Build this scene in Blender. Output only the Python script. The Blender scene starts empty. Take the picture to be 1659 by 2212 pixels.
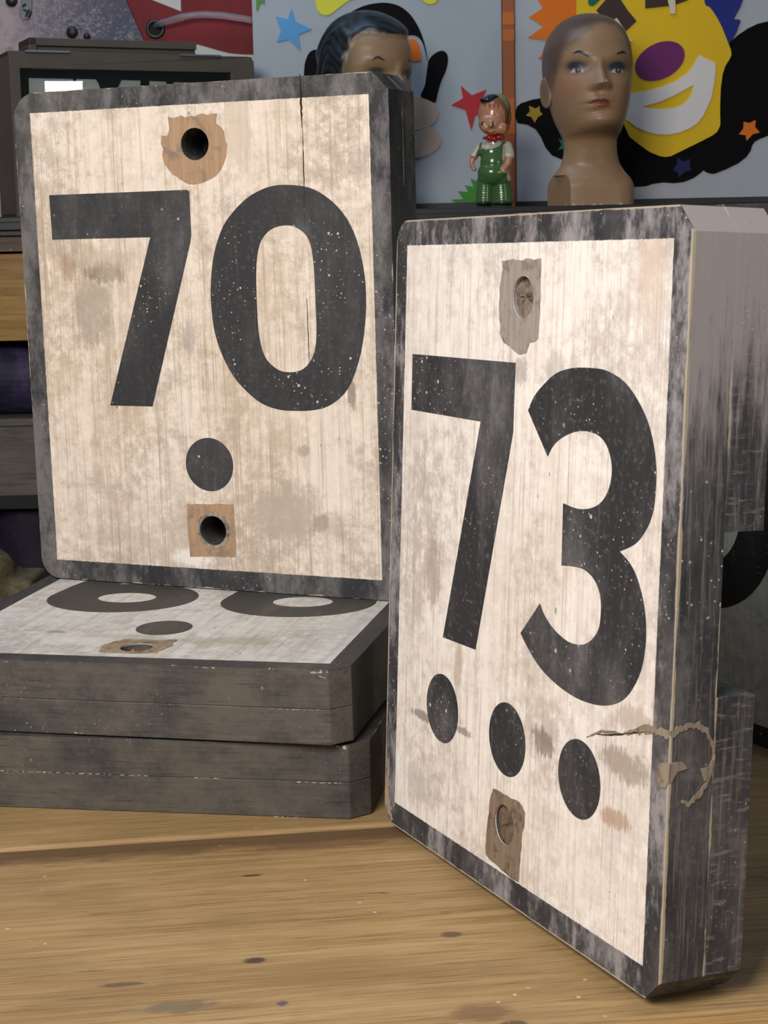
import bpy, bmesh, math, random
import numpy as np
from mathutils import Vector, Matrix
from mathutils.geometry import tessellate_polygon

# ---------------------------------------------------------------- scene, camera, world, lights
scene = bpy.context.scene
COL = scene.collection
PI = math.pi
F_PX, CAM_Z, PITCH, ROLL = 3693.47, 0.4246, 0.1580, 0.0202      # photograph taken as 1659 x 2212
CX, CY = 829.5, 1106.0
cp, sp, cr, sr = math.cos(PITCH), math.sin(PITCH), math.cos(ROLL), math.sin(ROLL)
fwd = Vector((0, cp, -sp)); up0 = Vector((0, sp, cp)); rt0 = Vector((1, 0, 0))
rt = rt0 * cr - up0 * sr
upv = rt0 * sr + up0 * cr
cam_d = bpy.data.cameras.new('camera')
cam = bpy.data.objects.new('camera', cam_d); COL.objects.link(cam)
M = Matrix.Identity(4)
for i in range(3):
    M[i][0], M[i][1], M[i][2] = rt[i], upv[i], -fwd[i]
M[2][3] = CAM_Z
cam.matrix_world = M
cam_d.sensor_fit = 'HORIZONTAL'; cam_d.sensor_width = 36.0
cam_d.lens = F_PX / 1659.0 * 36.0
cam_d.clip_start = 0.02
cam_d.dof.use_dof = True; cam_d.dof.focus_distance = 1.28; cam_d.dof.aperture_fstop = 55
scene.camera = cam
vs = scene.view_settings
vs.view_transform = 'Standard'; vs.look = 'None'; vs.gamma = 1.0; vs.use_curve_mapping = False
vs.exposure = 0.0

world = bpy.data.worlds.new('room_light'); scene.world = world
world.use_nodes = True
world.node_tree.nodes['Background'].inputs[0].default_value = (0.80, 0.86, 1.0, 1)
world.node_tree.nodes['Background'].inputs[1].default_value = 0.085

def area(name, loc, target, sx, sy, power, color):
    l = bpy.data.lights.new(name, 'AREA'); l.shape = 'RECTANGLE'; l.size = sx; l.size_y = sy
    l.energy = power; l.color = color
    o = bpy.data.objects.new(name, l); COL.objects.link(o)
    o.location = loc
    o.rotation_euler = (Vector(target) - Vector(loc)).to_track_quat('-Z', 'Y').to_euler()
    return o
area('key_light', (-0.72, -0.15, 1.28), (0.0, 1.25, 0.25), 0.9, 0.8, 43, (1.0, 0.955, 0.91))  # added key light from front left, source unseen, close so the back dims
area('side_window', (1.946, -0.306, 0.80), (-0.503, 2.836, 0.80), 0.142, 0.5, 6, (1.0, 0.98, 0.95))
area('skylight', (-0.35, 2.55, 1.75), (-0.05, 3.0, 0.6), 1.3, 0.5, 7.5, (0.55, 0.70, 1.0))

# ---------------------------------------------------------------- helpers: pixels, meshes, tags
def ray(u, v):
    a, b = u - CX, v - CY
    uu = cr * a - sr * b; vv = sr * a + cr * b
    up = -vv / F_PX
    return Vector((uu / F_PX, cp + up * sp, -sp + up * cp))
EYE = Vector((0, 0, CAM_Z))
def at_y(u, v, y):
    D = ray(u, v); return EYE + D * (y / D.y)
def at_z(u, v, z=0.0):
    D = ray(u, v); return EYE + D * ((z - CAM_Z) / D.z)
def on_plane(Mx, u, v, axis=1, val=0.0):
    """pixel -> local point of a thing whose local axis coordinate is val"""
    Mi = Mx.inverted(); o = Mi @ EYE; d = (Mi.to_3x3() @ ray(u, v))
    return o + d * ((val - o[axis]) / d[axis])
def project(P):
    P = np.asarray(P, float) - np.array([0, 0, CAM_Z])
    dep = P[:, 1] * cp - P[:, 2] * sp; up = P[:, 1] * sp + P[:, 2] * cp
    u = F_PX * P[:, 0] / dep; v = -F_PX * up / dep
    return CX + cr * u + sr * v, CY - sr * u + cr * v

def mesh_obj(name, verts, faces, mat, parent=None, smooth=False, bevel=0, seg=2, ang=35):
    me = bpy.data.meshes.new(name)
    me.from_pydata([tuple(v) for v in verts], [], faces); me.update()
    bm = bmesh.new(); bm.from_mesh(me); bmesh.ops.recalc_face_normals(bm, faces=bm.faces); bm.to_mesh(me); bm.free()
    return link(name, me, mat, parent, smooth, bevel, seg, ang)
def link(name, me, mat, parent=None, smooth=False, bevel=0, seg=2, ang=35):
    if mat: me.materials.append(mat)
    if smooth: me.polygons.foreach_set('use_smooth', [True] * len(me.polygons))
    o = bpy.data.objects.new(name, me); COL.objects.link(o)
    if parent: o.parent = parent
    if bevel:
        b = o.modifiers.new('edge', 'BEVEL'); b.width = bevel; b.segments = seg; b.limit_method = 'ANGLE'; b.angle_limit = math.radians(ang)
    return o
def prism(outer, holes, y0, y1):
    """(x,z) outline with holes, swept along y from y0 (front) to y1"""
    loops = [outer] + list(holes)
    pts = [p for l in loops for p in l]; n = len(pts)
    tris = tessellate_polygon([[Vector((p[0], p[1], 0)) for p in l] for l in loops])
    V = [(p[0], y0, p[1]) for p in pts] + [(p[0], y1, p[1]) for p in pts]
    Fs = [tuple(t) for t in tris] + [tuple(i + n for i in reversed(t)) for t in tris]
    k = 0
    for l in loops:
        m = len(l)
        for i in range(m):
            a, b = k + i, k + (i + 1) % m
            Fs.append((a, b, b + n, a + n))
        k += m
    return V, Fs
def box(x0, x1, y0, y1, z0, z1):
    V = [(x, y, z) for x in (x0, x1) for y in (y0, y1) for z in (z0, z1)]
    return V, [(0, 1, 3, 2), (4, 6, 7, 5), (0, 4, 5, 1), (2, 3, 7, 6), (0, 2, 6, 4), (1, 5, 7, 3)]
def join(*vf):
    V, Fs = [], []
    for v, f in vf:
        k = len(V); V += list(v); Fs += [tuple(i + k for i in q) for q in f]
    return V, Fs
def circle(x, z, r, n=28, rz=None, a0=0.0):
    rz = r if rz is None else rz
    return [(x + r * math.cos(a0 + 2 * PI * i / n), z + rz * math.sin(a0 + 2 * PI * i / n)) for i in range(n)]
def wobble(pts, amp, seed):
    rnd = random.Random(seed); out = []
    m = len(pts)
    for i in range(m):
        a, b = pts[i], pts[(i + 1) % m]
        k = max(1, int(math.hypot(b[0] - a[0], b[1] - a[1]) / 0.004))
        for j in range(k):
            t = j / k
            out.append((a[0] + (b[0] - a[0]) * t + rnd.uniform(-amp, amp), a[1] + (b[1] - a[1]) * t + rnd.uniform(-amp, amp)))
    return out
def smooth_loop(pts, sub=3):
    out = []; n = len(pts)
    for i in range(n):
        p0, p1, p2, p3 = pts[i - 1], pts[i], pts[(i + 1) % n], pts[(i + 2) % n]
        for j in range(sub):
            t = j / sub; t2, t3 = t * t, t * t * t
            out.append(tuple(0.5 * (2 * p1[k] + (p2[k] - p0[k]) * t + (2 * p0[k] - 5 * p1[k] + 4 * p2[k] - p3[k]) * t2 + (3 * p1[k] - p0[k] - 3 * p2[k] + p3[k]) * t3) for k in (0, 1)))
    return out
def tube(path, r, n=12, caps=True):
    P = [Vector(p) for p in path]; V, Fs = [], []
    for i, p in enumerate(P):
        t = (P[min(i + 1, len(P) - 1)] - P[max(i - 1, 0)]).normalized()
        a = t.cross(Vector((0, 0, 1)));
        if a.length < 1e-3: a = t.cross(Vector((0, 1, 0)))
        a.normalize(); b = t.cross(a)
        rr = r[i] if isinstance(r, (list, tuple)) else r
        for j in range(n):
            V.append(p + a * rr * math.cos(2 * PI * j / n) + b * rr * math.sin(2 * PI * j / n))
    for i in range(len(P) - 1):
        for j in range(n):
            k = (j + 1) % n
            Fs.append((i * n + j, i * n + k, i * n + n + k, i * n + n + j))
    if caps:
        Fs.append(tuple(range(n))[::-1]); Fs.append(tuple((len(P) - 1) * n + j for j in range(n)))
    return V, Fs
def lathe(prof, n=32, axis='y', c=(0, 0, 0)):
    V, Fs = [], []
    for (r, h) in prof:
        for j in range(n):
            a = 2 * PI * j / n
            V.append((c[0] + r * math.cos(a), c[1] + h, c[2] + r * math.sin(a)) if axis == 'y' else (c[0] + r * math.cos(a), c[1] + r * math.sin(a), c[2] + h))
    for i in range(len(prof) - 1):
        for j in range(n):
            k = (j + 1) % n
            Fs.append((i * n + j, i * n + k, i * n + n + k, i * n + n + j))
    Fs.append(tuple(range(n))); Fs.append(tuple((len(prof) - 1) * n + j for j in range(n))[::-1])
    return V, Fs
def empty(name, label, cat, Mx=None, group=None):
    o = bpy.data.objects.new(name, None); COL.objects.link(o); o.empty_display_size = 0.05
    if Mx is not None: o.matrix_world = Mx
    return tag(o, label, cat, group)
def tag(o, label, cat, group=None):
    o['label'] = label; o['category'] = cat
    if group: o['group'] = group
    return o
def pose(loc, rx=0, ry=0, rz=0):
    return Matrix.Translation(loc) @ Matrix.Rotation(rz, 4, 'Z') @ Matrix.Rotation(ry, 4, 'Y') @ Matrix.Rotation(rx, 4, 'X')

# ---------------------------------------------------------------- materials
class NT:
    def __init__(s, name):
        s.m = bpy.data.materials.new(name); s.m.use_nodes = True
        s.t = s.m.node_tree; s.t.nodes.clear()
        s.o = s.t.nodes.new('ShaderNodeOutputMaterial'); s.b = s.t.nodes.new('ShaderNodeBsdfPrincipled')
        s.t.links.new(s.b.outputs[0], s.o.inputs[0])
        s.tc = s.t.nodes.new('ShaderNodeTexCoord'); s.co = s.tc.outputs['Object']
    def put(s, sock, v):
        if isinstance(v, bpy.types.NodeSocket): s.t.links.new(v, sock)
        elif isinstance(v, (tuple, list)) and len(v) == 3 and sock.type == 'RGBA': sock.default_value = (*v, 1)
        else: sock.default_value = v
    def math(s, op, a, b=0.0, clamp=False):
        n = s.t.nodes.new('ShaderNodeMath'); n.operation = op; n.use_clamp = clamp
        s.put(n.inputs[0], a); s.put(n.inputs[1], b); return n.outputs[0]
    def mul(s, a, b): return s.math('MULTIPLY', a, b)
    def add(s, a, b): return s.math('ADD', a, b)
    def sub(s, a, b): return s.math('SUBTRACT', a, b)
    def vm(s, vec, sc, off=(0, 0, 0), rot=(0, 0, 0)):
        n = s.t.nodes.new('ShaderNodeMapping'); s.put(n.inputs[0], vec)
        n.inputs[1].default_value = off; n.inputs[2].default_value = rot; n.inputs[3].default_value = sc; return n.outputs[0]
    def noise(s, vec, scale, detail=4, rough=0.55, dist=0.0):
        n = s.t.nodes.new('ShaderNodeTexNoise'); s.put(n.inputs['Vector'], vec)
        n.inputs['Scale'].default_value = scale; n.inputs['Detail'].default_value = detail
        n.inputs['Roughness'].default_value = rough; n.inputs['Distortion'].default_value = dist
        return n.outputs[0]
    def vor(s, vec, scale, rnd=1.0):
        n = s.t.nodes.new('ShaderNodeTexVoronoi'); s.put(n.inputs['Vector'], vec)
        n.inputs['Scale'].default_value = scale; n.inputs['Randomness'].default_value = rnd; return n.outputs['Distance'], n.outputs['Color']
    def sm(s, x, a, b, lo=0.0, hi=1.0):
        n = s.t.nodes.new('ShaderNodeMapRange'); n.interpolation_type = 'SMOOTHSTEP'; s.put(n.inputs[0], x)
        n.inputs[1].default_value = a; n.inputs[2].default_value = b; n.inputs[3].default_value = lo; n.inputs[4].default_value = hi
        if a > b:
            n.inputs[1].default_value = b; n.inputs[2].default_value = a; n.inputs[3].default_value = hi; n.inputs[4].default_value = lo
        return n.outputs[0]
    def mix(s, f, a, b, mode='MIX'):
        n = s.t.nodes.new('ShaderNodeMix'); n.data_type = 'RGBA'; n.blend_type = mode; n.clamp_factor = True
        s.put(n.inputs[0], f); s.put(n.inputs[6], a); s.put(n.inputs[7], b); return n.outputs[2]
    def ramp(s, f, stops):
        n = s.t.nodes.new('ShaderNodeValToRGB'); s.put(n.inputs[0], f)
        e = n.color_ramp.elements
        while len(e) < len(stops): e.new(0.5)
        for k, (p, c) in enumerate(stops): e[k].position = p; e[k].color = (*c, 1)
        return n.outputs[0]
    def xyz(s, vec):
        n = s.t.nodes.new('ShaderNodeSeparateXYZ'); s.put(n.inputs[0], vec); return n.outputs
    def bump(s, h, strength, dist=0.001):
        n = s.t.nodes.new('ShaderNodeBump'); n.inputs['Strength'].default_value = strength; n.inputs['Distance'].default_value = dist
        s.put(n.inputs['Height'], h); s.t.links.new(n.outputs[0], s.b.inputs['Normal'])
    def done(s, col, rough=0.6, spec=0.3, metal=0.0):
        s.put(s.b.inputs['Base Color'], col); s.put(s.b.inputs['Roughness'], rough)
        s.b.inputs['Specular IOR Level'].default_value = spec; s.b.inputs['Metallic'].default_value = metal
        return s.m
    def spots(s, col, ax, az, spots, vec, streak=(420, 420, 16)):
        """stains: (x, z, rx, rz, colour, strength, raggedness)"""
        T = s.add(s.mul(s.noise(s.vm(vec, streak), 1.0, 6, 0.7), 0.5), s.mul(s.noise(vec, 95, 8, 0.75), 0.5))
        for k, (x, z, rx, rz, c, st, rag) in enumerate(spots):
            dx = s.mul(s.sub(ax, x), 1.0 / rx); dz = s.mul(s.sub(az, z), 1.0 / rz)
            d = s.math('SQRT', s.add(s.mul(dx, dx), s.mul(dz, dz)))
            if rag > 0:
                f = s.sm(d, 1.5, 0.0)
                f = s.sm(s.add(f, s.mul(s.sub(T, 0.5), rag * 2.6)), 0.42, 0.80)
            else: f = s.sm(d, 1.0, 0.6)
            col = s.mix(s.mul(f, st), col, c)
        return col

def plain(name, col, rough=0.5, spec=0.4, var=0.12, scale=30, metal=0.0):
    n = NT(name); f = n.noise(n.co, scale, 4)
    dark = tuple(c * (1 - var) for c in col); lite = tuple(min(1, c * (1 + var)) for c in col)
    return n.done(n.ramp(f, [(0.3, dark), (0.7, lite)]), rough, spec, metal)

def black_layers(n, vec, black, dust, dust_amt, speck, scuff=0.35, stretch=1.0, boost=()):
    """worn black paint: dusty patches, grey scuffs, cream flecks"""
    p = n.noise(n.vm(vec, (1, 1, 1.0 / stretch)), 26, 8, 0.62)
    fine = n.noise(vec, 240, 4, 0.6)
    c = n.mix(n.mul(n.sm(p, 0.40, 0.72), dust_amt), black, dust)
    c = n.mix(n.mul(n.sm(fine, 0.52, 0.78), scuff), c, tuple(min(1, d * 1.6) for d in dust))
    d1, c1 = n.vor(vec, 120); low = n.noise(vec, 13, 3); r1 = n.xyz(c1)[0]
    d2, c2 = n.vor(n.vm(vec, (1, 1, 1), (3.1, 1.7, 0.6)), 300); low2 = n.noise(n.vm(vec, (1, 1, 1), (9, 4, 2)), 19, 4); r2 = n.xyz(c2)[0]
    if boost:
        x, y, z = n.xyz(n.co)[:3]
        for (bx, bz, br) in boost:
            dx, dz = n.mul(n.sub(x, bx), 1 / br), n.mul(n.sub(z, bz), 1 / br)
            g_ = n.sm(n.math('SQRT', n.add(n.mul(dx, dx), n.mul(dz, dz))), 1.4, 0.3)
            low = n.add(low, n.mul(g_, 0.30)); low2 = n.add(low2, n.mul(g_, 0.22))
    f1 = n.mul(n.sm(n.sub(d1, n.mul(r1, 0.17)), 0.02, -0.03), n.sm(low, 0.54, 0.64))
    f2 = n.mul(n.sm(n.sub(d2, n.mul(r2, 0.22)), 0.02, -0.04), n.sm(low2, 0.50, 0.62))
    mott = n.noise(vec, 110, 9, 0.78)
    c = n.mix(n.mul(n.sm(n.add(n.mul(p, 0.6), n.mul(mott, 0.5)), 0.58, 0.74), dust_amt * 0.8), c, tuple(min(1, d * 1.5) for d in dust))
    return n.mix(n.mul(n.math('MAXIMUM', f1, f2), speck), c, (0.62, 0.58, 0.48)), p

def board_paint(name, W, H, b, bt, seed, black=(0.045, 0.044, 0.046), dust=(0.16, 0.15, 0.145), dust_amt=0.5, speck=0.75,
                wa=(0.80, 0.70, 0.60), wb=(0.60, 0.49, 0.39), stains=(), top_grey=0.0, white=True, wear=0.0016, wear_lo=0.46, tan_amt=0.6, joint=0.0, grain_side=0.0, wear_col=(0.46, 0.39, 0.29), boost=(), border_dust=0.0, x_mid=0.0, side_dust=None):
    n = NT(name); vec = n.vm(n.co, (1, 1, 1), (seed, seed * 0.7, seed * 1.3))
    x, y, z = n.xyz(n.co)[:3]
    ax = n.math('ABSOLUTE', n.sub(x, x_mid) if x_mid else x)
    jit = n.mul(n.sub(n.noise(vec, 260, 3), 0.5), 0.0012)
    blk, p = black_layers(n, vec, black, dust, dust_amt, speck, stretch=2.0, boost=boost)
    if side_dust:                                                     # grimier paint on the edges than on the face
        q = n.add(n.mul(n.noise(n.vm(vec, (1, 1, 1), (4, 4, 4)), 16, 8, 0.62), 0.55), n.add(n.mul(n.noise(vec, 70, 9, 0.78), 0.25), n.mul(n.noise(n.vm(vec, (14, 260, 260)), 1.0, 6, 0.7), 0.20)))
        sd = n.mul(n.sm(y, 0.0006, 0.0012), n.sm(q, 0.38, 0.60))
        blk = n.mix(n.mul(sd, side_dust[1]), blk, side_dust[0]); q3 = n.noise(n.vm(vec, (22, 420, 420), (6, 2, 1)), 1.0, 6, 0.72)
        blk = n.mix(n.mul(n.mul(n.sm(q3, 0.54, 0.70), 0.7), n.sm(y, 0.0006, 0.0012)), blk, (0.022, 0.021, 0.020)); blk = n.mix(n.mul(n.mul(n.sm(q3, 0.42, 0.30), 0.45), n.sm(y, 0.0006, 0.0012)), blk, (0.19, 0.172, 0.15))
    if border_dust:
        q = n.add(n.mul(n.noise(n.vm(vec, (1, 1, 0.4)), 26, 7, 0.65), 0.6), n.mul(n.noise(n.vm(vec, (1, 1, 0.5)), 120, 8, 0.75), 0.4))
        blk = n.mix(n.mul(n.mul(n.sm(q, 0.46, 0.60), border_dust), n.sm(y, 0.0011, 0.0006)), blk, (0.40, 0.375, 0.385))
    if grain_side:                                                    # raised grain and scratches down the edges
        q = n.noise(n.vm(vec, (520, 520, 16)), 1.0, 6, 0.7); q2 = n.noise(n.vm(vec, (70, 70, 420), (1, 1, 1)), 1.0, 4, 0.6)
        on = n.sm(y, 0.0008, 0.0014)
        blk = n.mix(n.mul(n.mul(n.sm(q, 0.50, 0.72), grain_side), on), blk, (0.20, 0.185, 0.175))
        blk = n.mix(n.mul(n.mul(n.sm(q2, 0.54, 0.70), grain_side * 0.7), n.sm(y, 0.0280, 0.0295)), blk, (0.23, 0.21, 0.20))
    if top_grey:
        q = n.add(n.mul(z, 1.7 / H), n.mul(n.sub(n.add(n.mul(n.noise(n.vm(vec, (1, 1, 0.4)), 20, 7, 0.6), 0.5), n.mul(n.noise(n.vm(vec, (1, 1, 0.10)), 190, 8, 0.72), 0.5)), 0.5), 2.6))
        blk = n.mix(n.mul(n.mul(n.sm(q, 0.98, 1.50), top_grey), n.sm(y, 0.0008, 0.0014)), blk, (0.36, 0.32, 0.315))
    e1 = n.add(n.sub(W / 2, ax), n.math('MAXIMUM', y, 0.0)); e2 = n.add(n.math('MINIMUM', z, n.sub(H, z)), n.math('MAXIMUM', y, 0.0))
    ee = n.math('MINIMUM', e1, n.mul(e2, 1.6))
    wn = n.noise(n.vm(vec, (1, 1, 0.3)), 60, 5, 0.65)
    wear_m = n.sm(n.sub(ee, n.mul(n.sm(wn, wear_lo, wear_lo + 0.32), wear * 1.8)), 0.0001, -0.0003)
    blk = n.mix(n.mul(wear_m, 0.85), blk, wear_col)
    if joint:                                                         # open joint between panel and cleats, cream showing along it
        j = n.math('ABSOLUTE', n.sub(y, joint)); jn = n.noise(n.vm(vec, (1, 1, 0.25)), 45, 5, 0.6)
        blk = n.mix(n.mul(n.sm(n.sub(j, n.mul(n.sm(jn, 0.46, 0.64), 0.0016)), 0.0002, -0.0004), 0.8), blk, wear_col)
    col = blk
    g1 = n.noise(n.vm(vec, (330, 330, 7)), 1.0, 5, 0.62)
    if white:
        ins = n.math('MINIMUM', n.sub(W / 2 - b, ax), n.math('MINIMUM', n.sub(z, bt), n.sub(H - bt, z)))
        wm = n.mul(n.sm(n.add(ins, jit), -0.0002, 0.0003), n.sm(y, 0.0009, 0.0006))
        gS = n.noise(n.vm(vec, (820, 820, 11)), 1.0, 5, 0.65); g2 = n.noise(n.vm(vec, (170, 170, 3.2)), 1.0, 6, 0.62, 0.3)
        blot = n.noise(vec, 10, 8, 0.62); blot2 = n.noise(n.vm(vec, (1, 1, 0.5), (5, 1, 2)), 5, 6, 0.6); mott = n.noise(vec, 105, 9, 0.76)
        tan_ = n.noise(n.vm(vec, (1, 1, 0.6), (11, 3, 8)), 7, 6, 0.62)
        w = n.mix(n.mul(n.sm(n.add(tan_, n.add(n.mul(n.sub(g2, 0.5), 0.25), n.mul(n.sub(mott, 0.5), 0.35))), 0.42, 0.68), tan_amt), wa, (wb[0] * 0.92, wb[1] * 0.84, wb[2] * 0.74))
        w = n.mix(n.mul(n.sm(n.add(g2, n.mul(n.sub(mott, 0.5), 0.5)), 0.42, 0.72), 0.45), w, wb)
        w = n.mix(n.mul(n.sm(n.add(blot2, n.mul(n.sub(mott, 0.5), 0.5)), 0.44, 0.66), 0.60), w, (wb[0] * 0.88, wb[1] * 0.88, wb[2] * 0.90))
        w = n.mix(n.mul(n.sm(n.add(blot, n.mul(n.sub(mott, 0.5), 0.8)), 0.48, 0.70), 0.62), w, (wb[0] * 0.74, wb[1] * 0.74, wb[2] * 0.74))
        w = n.mix(n.mul(n.sm(n.add(gS, n.mul(n.sub(g2, 0.5), 0.5)), 0.52, 0.70), 0.55), w, (wb[0] * 0.58, wb[1] * 0.53, wb[2] * 0.49))
        w = n.mix(n.mul(n.sm(n.add(g1, n.mul(n.sub(mott, 0.5), 0.4)), 0.60, 0.76), 0.42), w, (wb[0] * 0.50, wb[1] * 0.46, wb[2] * 0.43))
        w = n.mix(n.mul(n.sm(n.add(n.mul(gS, 0.5), n.mul(mott, 0.5)), 0.48, 0.38), 0.80), w, tuple(min(0.93, c * 1.12) for c in wa))
        d3, c3 = n.vor(n.vm(vec, (1, 1, 0.7)), 90); l3 = n.noise(n.vm(vec, (1, 1, 1), (2, 7, 5)), 16, 4); r3 = n.xyz(c3)[0]
        w = n.mix(n.mul(n.mul(n.sm(n.sub(d3, n.mul(r3, 0.14)), 0.02, -0.02), n.sm(l3, 0.52, 0.62)), 0.6), w, (0.14, 0.11, 0.09))
        w = n.spots(w, x, z, stains, vec)
        col = n.mix(wm, blk, w)
    n.bump(n.add(n.mul(g1, 0.6), n.mul(p, 0.6)), 0.25, 0.0006)
    return n.done(col, 0.62, 0.25)

def numeral_paint(name, seed, black=(0.034, 0.034, 0.037), dust=(0.115, 0.112, 0.114), dust_amt=0.45, speck=0.8, scuff=0.3, boost=()):
    n = NT(name); vec = n.vm(n.co, (1, 1, 1), (seed, seed * 0.7, seed * 1.3))
    c, p = black_layers(n, vec, black, dust, dust_amt, speck, scuff, 2.5, boost)
    g = n.noise(n.vm(vec, (260, 260, 7)), 1.0, 4, 0.6)
    c = n.mix(n.mul(n.sm(g, 0.56, 0.76), 0.35), c, dust)
    n.bump(g, 0.2, 0.0005)
    return n.done(c, 0.58, 0.28)

def bare_wood(name, a, b, grime, seed):
    n = NT(name); vec = n.vm(n.co, (1, 1, 1), (seed, seed, seed))
    g = n.noise(n.vm(vec, (260, 260, 22)), 1.0, 5, 0.6); q = n.noise(vec, 75, 6, 0.65)
    c = n.mix(n.sm(g, 0.35, 0.7), a, b); c = n.mix(n.mul(n.sm(q, 0.50, 0.66), 0.8), c, grime)
    n.bump(n.add(g, q), 0.5, 0.0008)
    return n.done(c, 0.8, 0.15)

def wood(name, a, b, dark, seed, along=(5.0, 105, 105), stains=(), gloss=0.5, seam=None):
    n = NT(name); vec = n.vm(n.co, (1, 1, 1), (seed, seed * 0.6, 0))
    x, y, z = n.xyz(n.co)[:3]
    warp = n.noise(n.vm(vec, (2.5, 9, 9)), 1.0, 3)
    g = n.noise(n.vm(vec, along), 1.0, 7, 0.6, 0.8)
    f = n.noise(n.vm(vec, (along[0] * 4, along[1] * 7, along[2] * 7)), 1.0, 4, 0.6)
    broad = n.noise(n.vm(vec, (4, 9, 9)), 1.0, 5, 0.6)
    c = n.mix(n.sm(g, 0.33, 0.68), a, b)
    c = n.mix(n.mul(n.sm(broad, 0.42, 0.66), 0.60), c, tuple(v * 0.72 for v in b))
    c = n.mix(n.mul(n.sm(f, 0.50, 0.70), 0.60), c, dark); c = n.mix(n.mul(n.sm(f, 0.44, 0.28), 0.40), c, tuple(min(1, v * 1.28) for v in a))
    tick = n.noise(n.vm(vec, (24, 300, 300), (3, 3, 3)), 1.0, 2); tl = n.noise(n.vm(vec, (1, 1, 1), (5, 8, 2)), 9, 3)
    c = n.mix(n.mul(n.mul(n.sm(tick, 0.68, 0.76), n.sm(tl, 0.44, 0.6)), 0.75), c, tuple(v * 0.4 for v in dark))
    d, _ = n.vor(vec, 55); l = n.noise(n.vm(vec, (1, 1, 1), (8, 1, 7)), 12, 2)
    c = n.mix(n.mul(n.mul(n.sm(d, 0.09, 0.05), n.sm(l, 0.52, 0.6)), 0.7), c, (0.75, 0.62, 0.42))
    if seam:                                                          # grime rubbed into the board beside a joint
        y0, width, colr, x0, x1 = seam
        q = n.add(n.mul(n.sub(y0, y), 1.0 / width), n.mul(n.sub(n.noise(n.vm(vec, (18, 60, 1)), 1.0, 6, 0.65), 0.5), 1.1))
        c = n.mix(n.mul(n.sm(q, 1.0, 0.45), n.mul(0.85, n.sm(x, x1 + 0.05, x1 - 0.05))), c, colr)
    c = n.spots(c, x, y, stains, vec, (30, 500, 500))
    n.bump(n.add(g, f), 0.18, 0.0008)
    return n.done(c, n.sm(g, 0.3, 0.7, gloss - 0.08, gloss + 0.1), 0.35)

def vcol(name, rough=0.35, spec=0.45):
    n = NT(name); a = n.t.nodes.new('ShaderNodeAttribute'); a.attribute_name = 'paint'
    f = n.noise(n.co, 90, 4, 0.6)
    c = n.mix(n.mul(n.sm(f, 0.45, 0.75), 0.18), a.outputs[0], (0.12, 0.09, 0.06))
    return n.done(c, rough, spec)

# ---------------------------------------------------------------- the place: floor, wall, workbench, shelving
TABLE_ANG = math.atan(0.1325)
m_floor = plain('concrete', (0.16, 0.15, 0.14), 0.8, 0.2, 0.25, 6)
m_wall = plain('dark_plaster', (0.10, 0.10, 0.105), 0.9, 0.1, 0.2, 5)
fl = mesh_obj('floor', *box(-4, 4, -3, 3.75, -0.90, -0.82), m_floor); fl['kind'] = 'structure'
wl = mesh_obj('wall_back', *box(-4, 4, 3.55, 3.75, -0.82, 2.4), m_wall); wl['kind'] = 'structure'

bench = empty('workbench', 'old pine workbench of wide knotty planks with worn golden brown surface', 'table', pose((0, 1.2075, 0), rz=TABLE_ANG))
BM = bench.matrix_world
def bxy(u, v):                                                        # photograph pixel -> bench-local x, y
    p = BM.inverted() @ at_z(u, v); return p.x, p.y
PA, PB, PD = (0.475, 0.318, 0.150), (0.35, 0.220, 0.092), (0.13, 0.07, 0.032)
def bs(u, v, rx, ry, c, st, rag): X, Y = bxy(u, v); return (X, Y, rx, ry, c, st, rag)
KN = (0.22, 0.125, 0.06)
st_front = [bs(975, 2012, .010, .007, (0.10, 0.07, 0.045), .8, .3), bs(1040, 2180, .026, .016, KN, .85, .5), bs(550, 2068, .010, .006, (0.05, 0.04, 0.03), .9, .5),
            bs(385, 2168, .030, .013, (0.16, 0.13, 0.09), .7, .9), bs(1110, 2205, .012, .007, (0.07, 0.05, 0.03), .8, .8), bs(1050, 2085, .013, .009, (0.30, 0.20, 0.11), .6, .8),
            bs(610, 2160, .005, .005, (0.05, 0.06, 0.16), .8, .9), bs(545, 1885, .011, .003, (0.08, 0.05, 0.03), .9, .4), bs(265, 2120, .020, .004, (0.12, 0.08, 0.05), .8, .7),
            bs(700, 1820, .06, .010, (0.17, 0.09, 0.045), .7, .9), bs(963, 1965, .006, .004, (0.25, 0.15, 0.08), .7, .6)]
planks = [(-0.336, 0.0, 11.3, st_front, (0.0, 0.040, (0.11, 0.06, 0.03), 0, 0.05)), (-0.62, -0.336, 5.1, [], None), (0.0, 0.30, 21.7, [], None), (0.30, 0.62, 2.9, [], None), (0.62, 0.93, 8.8, [], None)]
for k, (y0, y1, sd, st, seam) in enumerate(planks):
    lift = -0.0020 if k < 2 else 0.0
    ca = (0.55, 0.33, 0.13) if k == 1 else PA
    mm = wood('pine_%d' % k, ca, (0.46, 0.27, 0.10) if k == 1 else PB, PD, sd, stains=st, seam=seam)
    mesh_obj('plank', *box(-1.15, 1.05, y0 + 0.0008, y1 - 0.0008, -0.045, lift), mm, bench, bevel=0.0035 if k != 0 else 0.002, seg=3)
m_leg = wood('pine_frame', (0.36, 0.22, 0.10), (0.28, 0.17, 0.08), PD, 31, along=(40, 40, 3))
for (lx, ly) in ((-1.05, -0.54), (0.93, -0.54), (-1.05, 0.83), (0.93, 0.83)):
    mesh_obj('leg', *box(lx, lx + 0.09, ly, ly + 0.09, -0.82, -0.045), m_leg, bench, bevel=0.004)
mesh_obj('apron', *box(-1.04, 1.0, -0.52, -0.49, -0.16, -0.045), m_leg, bench); mesh_obj('apron', *box(-1.04, 1.0, 0.86, 0.89, -0.16, -0.045), m_leg, bench)

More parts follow.
